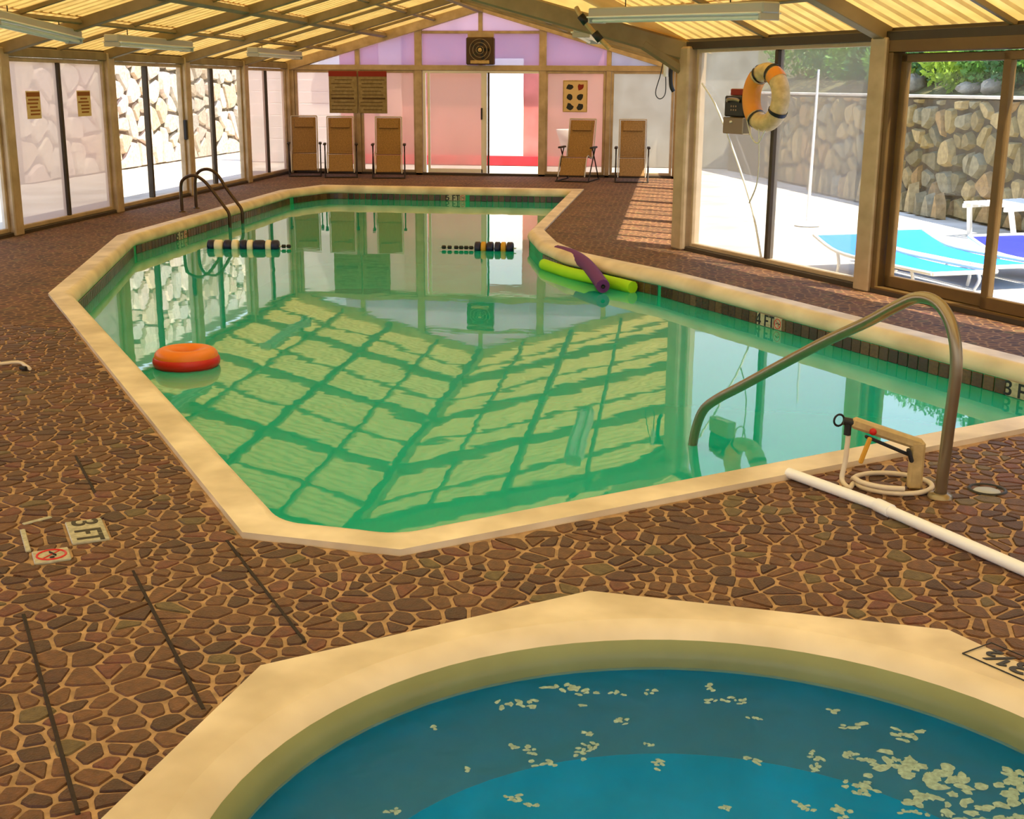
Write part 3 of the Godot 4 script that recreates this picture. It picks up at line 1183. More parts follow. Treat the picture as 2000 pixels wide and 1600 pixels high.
	var hd := S()
	tube(hd, curve([rb * Vector3(1.22, 1.22, -0.055), rb * Vector3(1.2, 1.19, -0.1), rb * Vector3(1.19, 1.06, -0.11), rb * Vector3(1.2, 0.93, -0.1), rb * Vector3(1.22, 0.9, -0.055)], 4), 0.014, 8)
	part(sd, "handle", hd, M.black)
	part(sd, "lock", box(S(), rb * Vector3(1.25, 1.06, -0.062), Vector3(0.05, 0.26, 0.02), rb), M.frame_dark)
	# wall behind the camera, its glazing added to let in fill light
	var wn := thing("wall_front", "cream wall behind the camera with glazing added for fill light", "wall", Vector3.ZERO, 0.0, "", "structure")
	part(wn, "lintel", box(S(), Vector3(0.95, 2.72, 1.6), Vector3(17.3, 1.1, 0.12)), M.plaster)
	part(wn, "plinth", box(S(), Vector3(0.95, 0.05, 1.6), Vector3(17.3, 0.1, 0.12)), M.plaster)
	for i in 7:
		bay(Vector3(-7.5 + i * 2.42, 0, 1.6), Vector3(-7.5 + (i + 1) * 2.42, 0, 1.6), 0.1, 2.17, [1.21], ["frosted", "frosted"], "unseen frosted bay behind the camera added for fill light, number %s from the left wall" % ["one", "two", "three", "four", "five", "six", "seven"][i])


# ------------------------------------------------------------------ roof
var sheets := {}


func sheet(wide: float, long: float) -> Mesh:
	# box-ribbed sheet: x across the ribs, z up the slope
	var key := "%.2f %.2f" % [wide, long]
	if not sheets.has(key):
		var s := S()
		var n := maxi(1, int(roundf(wide / 0.19)))
		var p := wide / n
		var prof := []
		for i in n:
			var x := i * p
			prof.append_array([Vector2(x, 0), Vector2(x + p * 0.62, 0), Vector2(x + p * 0.7, 0.028), Vector2(x + p * 0.92, 0.028)])
		prof.append(Vector2(wide, 0))
		for i in prof.size() - 1:
			var a: Vector2 = prof[i]
			var b: Vector2 = prof[i + 1]
			quad(s, Vector3(a.x, a.y, 0), Vector3(b.x, b.y, 0), Vector3(b.x, b.y, long), Vector3(a.x, a.y, long), Vector3.UP)
		s.generate_normals()
		sheets[key] = s.commit()
	return sheets[key]


# one slope: from point o along unit vector u (cut at the stations) and up the slope unit vector v
func slope(roof: Node, o: Vector3, u: Vector3, v: Vector3, stations: Array, length: float, first := true, last := true) -> void:
	var nrm := v.cross(u).normalized()
	if nrm.y < 0:
		nrm = -nrm
	var steps := [0.0, 0.27, 0.52, 0.77, 1.0]
	for i in stations.size() - 1:
		var s0: float = stations[i]
		var s1: float = stations[i + 1]
		for h in 2:
			var a := lerpf(s0, s1, h * 0.5)
			var wide := (s1 - s0) * 0.5
			for k in 4:
				var b: float = steps[k] * length
				var m := part(roof, "roof_panel", sheet(wide, (steps[k + 1] - steps[k]) * length + 0.03), M.roof_panel)
				var right := u
				m.transform = Transform3D(Basis(right, nrm, v), o + u * a + v * b + nrm * (0.0 + 0.004 * k))
			if h == 1:
				part(roof, "thin_rafter", bar(S(), o + u * a - nrm * 0.028, o + u * a + v * length - nrm * 0.028, 0.045, 0.045, nrm), M.beam)
	for i in stations.size():
		if (i == 0 and not first) or (i == stations.size() - 1 and not last):
			continue
		var st: float = stations[i]
		part(roof, "rafter", bar(S(), o + u * st - nrm * 0.065, o + u * st + v * length - nrm * 0.065, 0.13, 0.12, nrm), M.beam)
	var e: float = stations[stations.size() - 1]
	var e0: float = stations[0]
	for k in [[0.27, 0.05, 0.045], [0.52, 0.1, 0.07], [0.77, 0.05, 0.045]]:
		var p: Vector3 = o + v * (k[0] * length) - nrm * (0.03 + k[2] * 0.5)
		part(roof, "purlin", bar(S(), p + u * e0, p + u * e, k[1], k[2], nrm), M.beam)
	part(roof, "eave_rail", bar(S(), o + u * e0 + v * 0.03 - nrm * 0.03, o + u * e + v * 0.03 - nrm * 0.03, 0.08, 0.05, nrm), M.frame_dark)


func build_ceiling() -> void:
	var roof := thing("ceiling", "pitched roof of amber translucent ribbed panels on brown rafters", "ceiling", Vector3.ZERO, 0.0, "", "structure")
	var ry := 3.22
	var ey := 2.12
	var rx := -3.69
	# left slope, over the whole length
	var vl := Vector3(rx + 7.58, ry - ey, 0)
	slope(roof, Vector3(-7.58, ey, -24.75), Vector3.BACK, vl.normalized(), [0.1, 2.75, 5.5, 8.23, 10.95, 13.75, 16.5, 19.25, 22.0, 24.75, 26.4], vl.length(), false)
	# right slope of the far part
	var vr := Vector3(rx - 0.2, ry - ey, 0)
	slope(roof, Vector3(0.2, ey, -24.75), Vector3.BACK, vr.normalized(), [0.1, 2.75, 5.5, 8.23, 10.85], vr.length(), false)
	# near part: slope rising from the angled wall
	var rise := Vector3(N.x * 2.75, ry - ey - 0.02, N.z * 2.75)
	slope(roof, A0 - N * 0.06 + Vector3(0, ey + 0.06, 0), D, rise.normalized(), [-0.3, 3.1, 5.9, 8.7, 11.5, 14.3, 17.6], rise.length(), false)
	# wedge between the two right slopes, and the unseen flat top, whitened for fill light
	var tip := A0 + Vector3(0, ey + 0.06, 0)
	var top := A0 - N * 0.06 + rise + Vector3(0, ey + 0.06, 0)
	var w := S()
	tri(w, Vector3(0.4, ey - 0.07, -14.0), Vector3(rx - 0.2, ry + 0.01, -14.15), top + D * 0.2 + Vector3(0, 0.0, 0), Vector3.UP)
	part(roof, "roof_wedge", w, M.roof_panel)
	var fl := S()
	var far_end := top + D * 17.6
	var f := PackedVector2Array([Vector2(rx - 0.1, -14.0), Vector2(top.x + 0.1, top.z - 0.05), Vector2(far_end.x, far_end.z), Vector2(rx, 1.66)])
	slab(fl, f, ry, ry + 0.03, true)
	part(roof, "flat_top", fl, M.fill_panel)
	part(roof, "ridge_beam", bar(S(), Vector3(rx, ry - 0.09, -24.7), Vector3(rx, ry - 0.09, 1.6), 0.12, 0.16), M.beam)
	part(roof, "hip_beam", bar(S(), top - Vector3(0, 0.1, 0), far_end - Vector3(0, 0.1, 0), 0.12, 0.16), M.beam)
	# deep valley beam from the corner post up to the ridge, with a haunch at the post
	var vb0 := A0 + Vector3(0.02, 2.06, -0.02)
	var vb1 := Vector3(rx, ry - 0.12, -13.9)
	part(roof, "valley_beam", bar(S(), vb0, vb1, 0.2, 0.2, Vector3.UP, 0.02), M.beam)
	part(roof, "haunch", bar(S(), A0 + Vector3(-0.02, 1.86, 0), A0 + Vector3(-0.5, 2.16, 0), 0.16, 0.12, Vector3.UP, 0.03), M.beam)


# ------------------------------------------------------------------ outside
func wall_stones(parent: Node, o: Vector3, dir: Vector3, n: Vector3, length: float, height: float, cell: Vector2, gap: float, tones: Array) -> void:
	var b := Basis(dir, n, dir.cross(n))
	var sgn := 1.0 if b.z.y > 0 else -1.0
	var nx := int(length / cell.x)
	var ny := int(ceilf(height / cell.y))
	var frame := PackedVector2Array([Vector2(0, 0), Vector2(length, 0), Vector2(length, height), Vector2(0, height)])
	for poly in cells(0, 0, nx, ny, cell, 0.4, gap, 0.16):
		for q in Geometry2D.intersect_polygons(soften(poly, 0.2), frame):
			if area(q) < 0.01:
				continue
			var flip := PackedVector2Array()
			for p in q:
				flip.append(Vector2(p.x, p.y * sgn))
			var s := S()
			var tone: Color = (tones[rng.randi() % tones.size()] as Color).srgb_to_linear()
			stone_shape(s, flip, rng.randf_range(0.05, 0.1), -0.02, 0.045, tone)
			var m := part(parent, "stone", s, M.rock)
			m.transform = Transform3D(b, o)


func shrub(at: Vector3, r: Vector3, count: int, leaf: String, label: String) -> void:
	var o := thing("shrub", label, "shrub", at, 0.0, "shrubs above the stone retaining wall")
	var s := S()
	for i in count:
		var d := Vector3(rng.randfn(), rng.randfn(), rng.randfn()).normalized() * pow(rng.randf(), 0.3)
		var p := Vector3(d.x * r.x, r.y + d.y * r.y, d.z * r.z)
		var t := Vector3(rng.randfn(), rng.randfn() + 0.8, rng.randfn()).normalized()
		var w := t.cross(Vector3(rng.randfn(), rng.randfn(), rng.randfn())).normalized()
		var l := rng.randf_range(0.06, 0.13)
		var nn := t.cross(w)
		quad(s, p, p + t * l * 0.5 + w * l * 0.28, p + t * l, p + t * l * 0.5 - w * l * 0.28, nn)
	part(o, "foliage", s, M[leaf])
	var st := S(false)
	for k in 3:
		tube(st, [Vector3(0, -0.1, 0), Vector3(rng.randf_range(-0.2, 0.2) * r.x, r.y, rng.randf_range(-0.2, 0.2)), Vector3(rng.randf_range(-0.6, 0.6) * r.x, r.y * 1.5, rng.randf_range(-0.3, 0.3))], 0.02, 5)
	part(o, "stem", st, M.soil)


func boulder(r: Vector3, seed_: int) -> SurfaceTool:
	var s := S(false)
	var nz := FastNoiseLite.new()
	nz.seed = seed_
	nz.frequency = 0.9
	s.set_color(rgb(172, 166, 150).srgb_to_linear())
	var f := func(i: int, j: int) -> Vector3:
		var th := PI * j / 8.0
		var ph := TAU * (i % 12) / 12.0
		var d := Vector3(sin(th) * cos(ph), cos(th), sin(th) * sin(ph))
		return d * r * (1.0 + 0.5 * nz.get_noise_3dv(d * 1.3))
	for i in 12:
		for j in 8:
			var a: Vector3 = f.call(i, j)
			var b: Vector3 = f.call(i + 1, j)
			var c: Vector3 = f.call(i + 1, j + 1)
			var e: Vector3 = f.call(i, j + 1)
			if j > 0:
				tri(s, a, b, c, a + c)
			if j < 7:
				tri(s, a, c, e, a + c)
	return s


func build_outside() -> void:
	var g := thing("patio", "sunlit pale concrete patio outside the glass", "patio", Vector3.ZERO, 0.0, "", "structure")
	var y1 := -0.012
	var gs := S()
	slab(gs, PackedVector2Array([Vector2(-30, -45), Vector2(-7.6, -45), Vector2(-7.6, 12), Vector2(-30, 12)]), -0.3, y1)
	slab(gs, PackedVector2Array([Vector2(-7.6, -45), Vector2(0.2, -45), Vector2(0.2, -24.72), Vector2(-7.6, -24.72)]), -0.3, y1)
	slab(gs, PackedVector2Array([Vector2(0.2, -45), Vector2(34, -45), Vector2(34, 12), Vector2(9.52, 1.5), Vector2(0.2, -13.9)]), -0.3, y1)
	part(g, "slab", gs, M.concrete)
	# left: sunlit stone wall
	var lw := thing("stone_wall", "tall sunlit pale stone wall outside the left windows", "stone wall", Vector3(-11.2, 0, -21.0), 0.0, "", "structure")
	part(lw, "core", box(S(), Vector3(-0.3, 1.9, -4.0), Vector3(0.6, 3.9, 24.0)), M.rock_joint)
	var pale := [rgb(232, 218, 190), rgb(240, 226, 204), rgb(222, 200, 168), rgb(236, 214, 196), rgb(214, 206, 190)]
	wall_stones(lw, Vector3(0, 0.0, 0.0), Vector3.FORWARD, Vector3.RIGHT, 13.5, 3.6, Vector2(0.55, 0.36), 0.05, pale)
	# right: shaded stone retaining wall with planting
	var wd := Vector3(0.268, 0, 0.963)
	var wn := Vector3(-0.963, 0, 0.268)
	var wa := Vector3(1.2, 0, -27.5)
	var rw := thing("retaining_wall", "shaded rubble stone retaining wall beyond the right sliding door", "stone wall", wa, 0.0, "", "structure")
	part(rw, "core", bar(S(), -wn * 0.25 + Vector3(0, 0.78, 0), -wn * 0.25 + wd * 26 + Vector3(0, 0.78, 0), 0.5, 1.58), M.rock_joint)
	part(rw, "cap", bar(S(), -wn * 0.2 + Vector3(0, 1.6, 0), -wn * 0.2 + wd * 26 + Vector3(0, 1.6, 0), 0.5, 0.04), M.concrete)
	var olive := [rgb(168, 148, 94), rgb(146, 130, 84), rgb(186, 164, 110), rgb(132, 122, 86), rgb(158, 150, 116), rgb(176, 144, 92)]
	wall_stones(rw, wd * 2.4, wd, wn, 13.6, 1.56, Vector2(0.31, 0.3), 0.045, olive)
	# bank behind the wall
	var bk := S()
	var b0 := wa - wn * 0.45 + Vector3(0, 1.55, 0)
	b0 -= wd * 14
	quad(bk, b0, b0 + wd * 40, b0 + wd * 40 - wn * 13 + Vector3(0, 6.2, 0), b0 - wn * 13 + Vector3(0, 6.2, 0), Vector3.UP)
	var bank := thing("planted_bank", "earth bank rising behind the stone retaining wall", "bank", Vector3.ZERO, 0.0, "", "structure")
	part(bank, "earth", bk, M.soil)
	var sh := [
		[4.3, 0.9, 0.5, 0.5, "leaf_a", "green shrub above the wall behind the hazy panes"], [5.2, 0.9, 0.5, 0.45, "leaf_c", "dark green shrub hidden by the post left of the sliding door"], [5.95, 0.8, 0.42, 0.42, "leaf_a", "green shrub at the left edge of the door view"],
		[6.6, 0.75, 0.36, 0.26, "leaf_b", "low olive shrub above the wall, left of the grey boulder"], [7.25, 1.05, 0.45, 0.45, "leaf_c", "dark shrub behind the grey boulder"], [8.25, 0.8, 0.5, 0.42, "leaf_b", "large yellow green shrub in the middle of the door view"],
		[9.05, 0.9, 0.45, 0.42, "leaf_a", "green shrub right of the yellow green one"], [9.8, 0.9, 0.45, 0.4, "leaf_c", "dark shrub right of the sliding door's stile"], [10.7, 1.0, 0.6, 0.5, "leaf_a", "green shrub at the right edge of the picture"],
		[4.6, 2.0, 0.7, 0.6, "leaf_c", "tall dark shrub higher on the bank, left"], [5.7, 1.9, 0.7, 0.6, "leaf_a", "tall green shrub higher on the bank, middle"], [6.9, 1.9, 0.7, 0.6, "leaf_c", "tall dark shrub higher on the bank, right"],
		[2.8, 1.2, 0.8, 0.6, "leaf_c", "broad dark shrub far along the wall"], [1.2, 1.2, 0.8, 0.6, "leaf_a", "broad green shrub furthest along the wall"],
	]
	for k in sh:
		var d: float = k[1]
		var at: Vector3 = wa + wd * k[0] - wn * d + Vector3(0, 1.55 + maxf(0.0, d - 0.45) * 0.477, 0)
		shrub(at - Vector3(0, 0.06, 0), Vector3(k[2] * 1.15, k[3], k[2]), 1900, k[4], k[5])
	for k in [[6.95, 0.7, 0.17, 0.16, "grey boulder between the olive and yellow green shrubs"], [8.95, 0.62, 0.18, 0.1, "flat grey boulder on top of the stone wall"], [9.45, 0.7, 0.16, 0.12, "round grey boulder near the door's stile"]]:
		var o := part(self, numbered("boulder"), boulder(Vector3(k[2] * 1.2, k[3], k[2]), int(k[0] * 10)), M.rock)
		o.position = wa + wd * k[0] - wn * k[1] + Vector3(0, 1.62 + k[3] * 0.8, 0)
		tag(o, k[4], "boulder", "boulders above the retaining wall")
	# jagged edging stones at the foot of the wall
	var el := "jagged edging stone in the row at the foot of the retaining wall"
	for i in 18:
		var s := S()
		s.set_color((olive[i % 6] as Color).lightened(0.12).srgb_to_linear())
		var w := rng.randf_range(0.08, 0.13)
		var h := rng.randf_range(0.28, 0.5)
		var q := PackedVector2Array([Vector2(-w, 0), Vector2(w, 0), Vector2(w * 0.8, h * 0.6), Vector2(rng.randf_range(-0.4, 0.5) * w, h), Vector2(-w * 0.9, h * 0.5)])
		var bb := Basis(wd, wn, wd.cross(wn)).rotated(Vector3.UP, rng.randf_range(-0.4, 0.4))
		var flip := PackedVector2Array()
		for p in q:
			flip.append(Vector2(p.x, -p.y))
		stone_shape(s, flip, 0.07, -0.07, 0.04, (olive[i % 6] as Color).lightened(0.12).srgb_to_linear())
		var o := part(self, numbered("edging_stone"), s, M.rock)
		o.transform = Transform3D(bb, wa + wd * (5.5 + i * 0.27) + wn * 0.3 + Vector3(0, -0.02, 0))
		tag(o, el, "stone", "edging stones along the retaining wall")
	# behind the far wall: pink building with a red base
	var zb := -28.0
	var pb := thing("pink_building", "pink building with a red base band outside the far wall", "building", Vector3(0, 0, zb))
	part(pb, "wall", box(S(), Vector3(-4.35, 2.2, -0.2), Vector3(6.0, 4.4, 0.3)), M.pink_wall)
	part(pb, "base_band", box(S(), Vector3(-4.5, 0.1, 0.0), Vector3(5.4, 0.2, 0.16)), M.curb_red, "red painted base band")
	part(pb, "white_door", box(S(), Vector3(-3.67, 1.24, -0.03), Vector3(0.84, 2.08, 0.06)), M.white_wall, "bright white door")
	part(pb, "pilaster", box(S(), Vector3(-6.2, 2.2, -0.02), Vector3(0.5, 4.4, 0.12)), M.pink_pale)
	part(pb, "fascia", box(S(), Vector3(-4.35, 3.1, 0.1), Vector3(6.0, 0.5, 0.5)), M.pink_pale)
	part(pb, "grey_wing", box(S(), Vector3(0.2, 1.6, -0.1), Vector3(3.1, 3.2, 0.3)), M.grey_wall, "grey shaded wing")
	var sl := S()
	for i in 13:
		part(pb, "siding_board", box(S(), Vector3(-8.4, 0.13 + i * 0.26, -0.1), Vector3(2.1, 0.25, 0.08), Basis(Vector3.RIGHT, 0.06), 0.008), M.white_wall)
	# white tub planter in front of it
	var pt := thing("planter", "white tapered tub behind the glass beside the right recliners", "planter", Vector3(-2.05, 0, -25.6))
	part(pt, "bowl", lathe(S(false), [Vector2(0.0, 0.46), Vector2(0.12, 0.46), Vector2(0.26, 0.86), Vector2(0.24, 0.87), Vector2(0.1, 0.5), Vector2(0, 0.5)], 24), M.white)
	part(pt, "foot", lathe(S(false), [Vector2(0.0, 0.0), Vector2(0.16, 0.0), Vector2(0.15, 0.03), Vector2(0.04, 0.06), Vector2(0.04, 0.46)], 20), M.white)
	# blue loungers close to the sliding door
	var la := lounger()
	la.position = Vector3(2.12, 0, -11.85)
	la.rotation.y = 0.42
	copy(la, Vector3(2.7, 0, -12.35), 0.42, "blue sling lounger in the middle of the three on the patio")
	var dk := copy(la, Vector3(3.62, 0, -12.0), 0.42, "dark blue sling lounger right of the two light blue ones")
	dk.get_node("sling").material_override = M.blue_deep
	dk.get_node("head_sling").material_override = M.blue_deep
	# pole standing on the patio
	var pl := thing("pole", "thin white pole standing outside the hazy right window", "pole", Vector3(1.76, 0, -16.5))
	part(pl, "shaft", tube(S(false), [Vector3(0, 0, 0), Vector3(0.02, 1.93, 0)], 0.022, 10, false, 0.014), M.white)
	part(pl, "base", lathe(S(false), [Vector2(0.16, 0), Vector2(0.15, 0.03), Vector2(0.03, 0.06)], 18), M.white)
	# white chaise by the wall
	var ch := thing("chaise_lounge", "white plastic chaise lounge by the stone retaining wall", "lounger", Vector3(4.38, 0, -15.9), 2.2)
	var fr := S()
	for sx in [-0.3, 0.3]:
		bar(fr, Vector3(sx, 0.36, -0.9), Vector3(sx, 0.36, 0.5), 0.05, 0.05)
	part(ch, "frame", fr, M.white)
	for i in 9:
		part(ch, "slat", box(S(), Vector3(0, 0.4, -0.85 + i * 0.13), Vector3(0.62, 0.025, 0.1)), M.white)
	for i in 7:
		part(ch, "back_slat", box(S(), Vector3(0, 0.43 + i * 0.075, 0.32 + i * 0.1), Vector3(0.62, 0.025, 0.11), Basis(Vector3.RIGHT, -0.64)), M.white)
	for k in [[-0.3, -0.8], [0.3, -0.8], [-0.3, 0.4], [0.3, 0.4]]:
		part(ch, "leg", bar(S(), Vector3(k[0], 0.36, k[1]), Vector3(k[0] * 1.1, 0.0, k[1] + 0.08), 0.05, 0.05, Vector3.BACK), M.white)


func lounger() -> Node3D:
	# long axis along z, head towards -z, sling sagging on a white tube frame
	var o := thing("sun_lounger", "blue sling lounger nearest the sliding door, left of the others", "lounger", Vector3.ZERO, 0.0, "blue loungers on the patio")
	var s := S(false)
	var f := func(x: float, t: float) -> Vector3:
		var z := lerpf(-0.55, 0.95, t)
		return Vector3(x, 0.19 - 0.05 * sin(PI * t) * (1.0 - x * x * 6.0), z)
	for i in 10:
		for j in 6:
			var a: Vector3 = f.call(-0.3 + j * 0.1, i / 10.0)
			var b: Vector3 = f.call(-0.2 + j * 0.1, i / 10.0)
			var c: Vector3 = f.call(-0.2 + j * 0.1, (i + 1) / 10.0)
			var d: Vector3 = f.call(-0.3 + j * 0.1, (i + 1) / 10.0)
			quad(s, a, b, c, d, Vector3.UP)
			quad(s, a - Vector3(0, 0.008, 0), b - Vector3(0, 0.008, 0), c - Vector3(0, 0.008, 0), d - Vector3(0, 0.008, 0), Vector3.DOWN)
	part(o, "sling", s, M.blue)
	part(o, "head_sling", box(S(), Vector3(0, 0.245, -0.78), Vector3(0.6, 0.012, 0.5), Basis(Vector3.RIGHT, 0.26)), M.blue)
	var fr := S(false)
	for sx in [-0.32, 0.32]:
		tube(fr, curve([Vector3(sx, 0.31, -1.0), Vector3(sx, 0.2, -0.55), Vector3(sx, 0.19, 0.2), Vector3(sx, 0.2, 0.95)], 5), 0.018, 8)
	tube(fr, [Vector3(-0.32, 0.2, 0.95), Vector3(0.32, 0.2, 0.95)], 0.018, 8)
	tube(fr, [Vector3(-0.32, 0.31, -1.0), Vector3(0.32, 0.31, -1.0)], 0.018, 8)
	part(o, "frame", fr, M.white)
	for z in [-0.55, 0.65]:
		for sx in [-0.32, 0.32]:
			part(o, "leg", tube(S(false), curve([Vector3(sx, 0.2, z), Vector3(sx * 1.05, 0.1, z + 0.06), Vector3(sx, 0.0, z + 0.02)], 4), 0.016, 8), M.white)
	return o


# ------------------------------------------------------------------ things
func recliner() -> Node3D:
	var o := thing("recliner_chair", "tan sling recliner, leftmost, standing in the far left corner", "chair", Vector3.ZERO, 0.0, "tan recliners along the far glass wall")
	var w := 0.46
	part(o, "backrest", bar(S(), Vector3(0, 0.42, -0.1), Vector3(0, 1.09, -0.34), w, 0.022, Vector3.BACK), M.sling)
	part(o, "seat", bar(S(), Vector3(0, 0.42, -0.12), Vector3(0, 0.45, 0.32), w, 0.022), M.sling)
	part(o, "footrest", bar(S(), Vector3(0, 0.43, 0.34), Vector3(0, 0.12, 0.5), w, 0.022, Vector3.BACK), M.sling)
	part(o, "headrest", bar(S(), Vector3(0, 0.9, -0.25), Vector3(0, 1.06, -0.305), w * 0.8, 0.05, Vector3.BACK), M.sling)
	for sx in [-1.0, 1.0]:
		var x: float = sx * (w * 0.5 + 0.02)
		part(o, "side_rail", tube(S(false), curve([Vector3(x, 1.11, -0.35), Vector3(x, 0.44, -0.11), Vector3(x, 0.46, 0.33), Vector3(x, 0.1, 0.52)], 5), 0.012, 8), M.chair_frame)
		var xo: float = sx * (w * 0.5 + 0.07)
		part(o, "leg", tube(S(false), [Vector3(xo, 0.6, -0.1), Vector3(xo, 0.02, 0.42)], 0.012, 8), M.arm)
		part(o, "leg", tube(S(false), [Vector3(xo, 0.58, 0.12), Vector3(xo, 0.02, -0.42)], 0.012, 8), M.arm)
		part(o, "foot", tube(S(false), [Vector3(xo, 0.012, 0.5), Vector3(xo, 0.012, -0.5)], 0.012, 8), M.arm)
		part(o, "armrest", box(S(), Vector3(xo, 0.61, 0.04), Vector3(0.06, 0.035, 0.42), Basis.IDENTITY, 0.014), M.arm)
	part(o, "top_bar", tube(S(false), [Vector3(-w * 0.5 - 0.02, 1.11, -0.35), Vector3(w * 0.5 + 0.02, 1.11, -0.35)], 0.012, 8), M.chair_frame)
	part(o, "cross_bar", tube(S(false), [Vector3(-w * 0.5 - 0.07, 0.012, 0.48), Vector3(w * 0.5 + 0.07, 0.012, 0.48)], 0.012, 8), M.arm)
	return o


func lamp_fixture(called: String, a: Vector3, b: Vector3, label: String) -> void:
	var o := thing(called, label, "lamp", (a + b) * 0.5, 0.0, "unlit fluorescent fixtures under the roof")
	a -= o.position
	b -= o.position
	var z := (b - a).normalized()
	var side := Vector3.UP.cross(z).normalized()
	part(o, "housing", bar(S(), a, b, 0.18, 0.09, Vector3.UP, 0.012), M.lamp_house)
	part(o, "reflector", bar(S(), a + z * 0.02 - Vector3(0, 0.043, 0), b - z * 0.02 - Vector3(0, 0.043, 0), 0.24, 0.016, Vector3.UP, 0.004), M.white)
	for sx in [-0.06, 0.06]:
		part(o, "lamp_tube", tube(S(false), [a + z * 0.06 + side * sx - Vector3(0, 0.075, 0), b - z * 0.06 + side * sx - Vector3(0, 0.075, 0)], 0.018, 8), M.lamp_tube)
	for e in [a + z * 0.03, b - z * 0.03]:
		part(o, "end_cap", box(S(), e - Vector3(0, 0.07, 0), Vector3(0.2, 0.06, 0.03), Basis(side, Vector3.UP, z)), M.lamp_house)
	for t in [0.2, 0.8]:
		var p := a.lerp(b, t)
		part(o, "hanger", tube(S(false), [p + Vector3(0, 0.03, 0), p + Vector3(0, 0.2, 0)], 0.006, 6), M.black)


func build_things() -> void:
	# recliners
	var r := recliner()
	r.position = Vector3(-7.06, 0, -24.12)
	r.rotation.y = 0.27
	copy(r, Vector3(-6.3, 0, -23.95), 0.25, "tan sling recliner, second from the left, under the notice boards")
	copy(r, Vector3(-5.36, 0, -23.95), 0.2, "tan sling recliner just left of the far sliding door")
	copy(r, Vector3(-1.72, 0, -23.75), -0.16, "tan sling recliner under the six picture poster, turned left")
	copy(r, Vector3(-0.72, 0, -23.8), 0.03, "tan sling recliner, rightmost, in front of the grey pane")
	# heater on the gable
	var h := thing("fan_heater", "dark square fan heater mounted above the far sliding door", "heater", Vector3(-3.67, 2.34, -24.5))
	part(h, "case", box(S(), Vector3(0, 0, -0.02), Vector3(0.54, 0.5, 0.16), Basis.IDENTITY, 0.02), M.steel_dark)
	for k in 3:
		part(h, "guard_ring", torus(S(false), 0.07 + k * 0.065, 0.008, Vector3(0, 0.02, 0.075), Basis(Vector3.RIGHT, Vector3.BACK, Vector3.DOWN), 0, TAU, 24, 6), M.steel)
	for k in 5:
		var an := TAU * k / 5.0
		part(h, "blade", bar(S(), Vector3(cos(an) * 0.03, 0.02 + sin(an) * 0.03, 0.066), Vector3(cos(an) * 0.18, 0.02 + sin(an) * 0.18, 0.066), 0.006, 0.07, Vector3(-sin(an), cos(an), 0.4)), M.black)
	part(h, "hub", lathe(S(false), [Vector2(0, 0.03), Vector2(0.035, 0.02), Vector2(0.04, 0.0)], 16, Vector3(0, 0.02, 0.07), Basis(Vector3.RIGHT, Vector3.BACK, Vector3.DOWN)), M.cream)
	part(h, "louver", box(S(), Vector3(0, -0.2, 0.08), Vector3(0.36, 0.06, 0.03)), M.beige)
	part(h, "bracket", box(S(), Vector3(0, 0.3, -0.06), Vector3(0.5, 0.1, 0.06)), M.frame)
	# notice boards on the far glass
	for k in [[-6.38, "left notice board with red header on the far glass"], [-5.79, "right notice board with red header on the far glass"]]:
		var nb := thing("notice_board", k[1], "notice board", Vector3(k[0], 1.57, -24.56), 0.0, "notice boards on the far glass")
		part(nb, "panel", box(S(), Vector3.ZERO, Vector3(0.56, 0.8, 0.02)), M.board)
		part(nb, "header", box(S(), Vector3(0, 0.345, 0.012), Vector3(0.56, 0.1, 0.008)), M.board_red, "red header strip")
		var pr := S()
		for i in 9:
			box(pr, Vector3(rng.randf_range(-0.04, 0.04), 0.23 - i * 0.07, 0.0115), Vector3(rng.randf_range(0.34, 0.48), 0.012 if i != 5 else 0.035, 0.003))
		part(nb, "print", pr, M.board_line)
	# poster with six pictures
	var po := thing("poster", "framed poster with two columns of three dark pictures", "poster", Vector3(-1.86, 1.52, -24.6))
	part(po, "sheet", box(S(), Vector3.ZERO, Vector3(0.44, 0.56, 0.012)), M.paper)
	var fr := S()
	for k in [[0, 0.285, 0.46, 0.02], [0, -0.285, 0.46, 0.02], [-0.225, 0, 0.02, 0.58], [0.225, 0, 0.02, 0.58]]:
		box(fr, Vector3(k[0], k[1], 0.004), Vector3(k[2], k[3], 0.02))
	part(po, "poster_frame", fr, M.beige)
	for i in 6:
		var ps := S()
		var cx := -0.1 if i % 2 == 0 else 0.1
		var cy := 0.17 - (i / 2) * 0.18
		var q := PackedVector2Array()
		for a in 9:
			var rr := rng.randf_range(0.045, 0.08)
			q.append(Vector2(cx + cos(TAU * a / 9) * rr, -(cy + sin(TAU * a / 9) * rr)))
		slab(ps, q, 0.006, 0.009)
		var pm := part(po, "picture", ps, M.black if i != 1 else M.board_red)
		pm.basis = Basis(Vector3.RIGHT, Vector3.BACK, Vector3.DOWN)
	# paper notices on the hazy left window
	for k in [[-14.43, 0.34, "orange brown paper notice on the left half of the hazy window"], [-15.75, 0.38, "pale paper notice on the right half of the hazy window"]]:
		var pn := thing("paper_notice", k[2], "notice", Vector3(-7.5, 1.46, k[0]), PI / 2, "paper notices taped to the hazy window")
		part(pn, "sheet", box(S(), Vector3.ZERO, Vector3(k[1], 0.32, 0.004), Basis.IDENTITY, 0.001), M.paper)
		var pr := S()
		box(pr, Vector3(0, 0.12, 0.003), Vector3(k[1] * 0.92, 0.05, 0.002))
		for i in 5:
			box(pr, Vector3(rng.randf_range(-0.03, 0.03), 0.06 - i * 0.042, 0.003), Vector3(k[1] * rng.randf_range(0.5, 0.85), 0.02, 0.002))
		part(pn, "print", pr, M.print_brown)
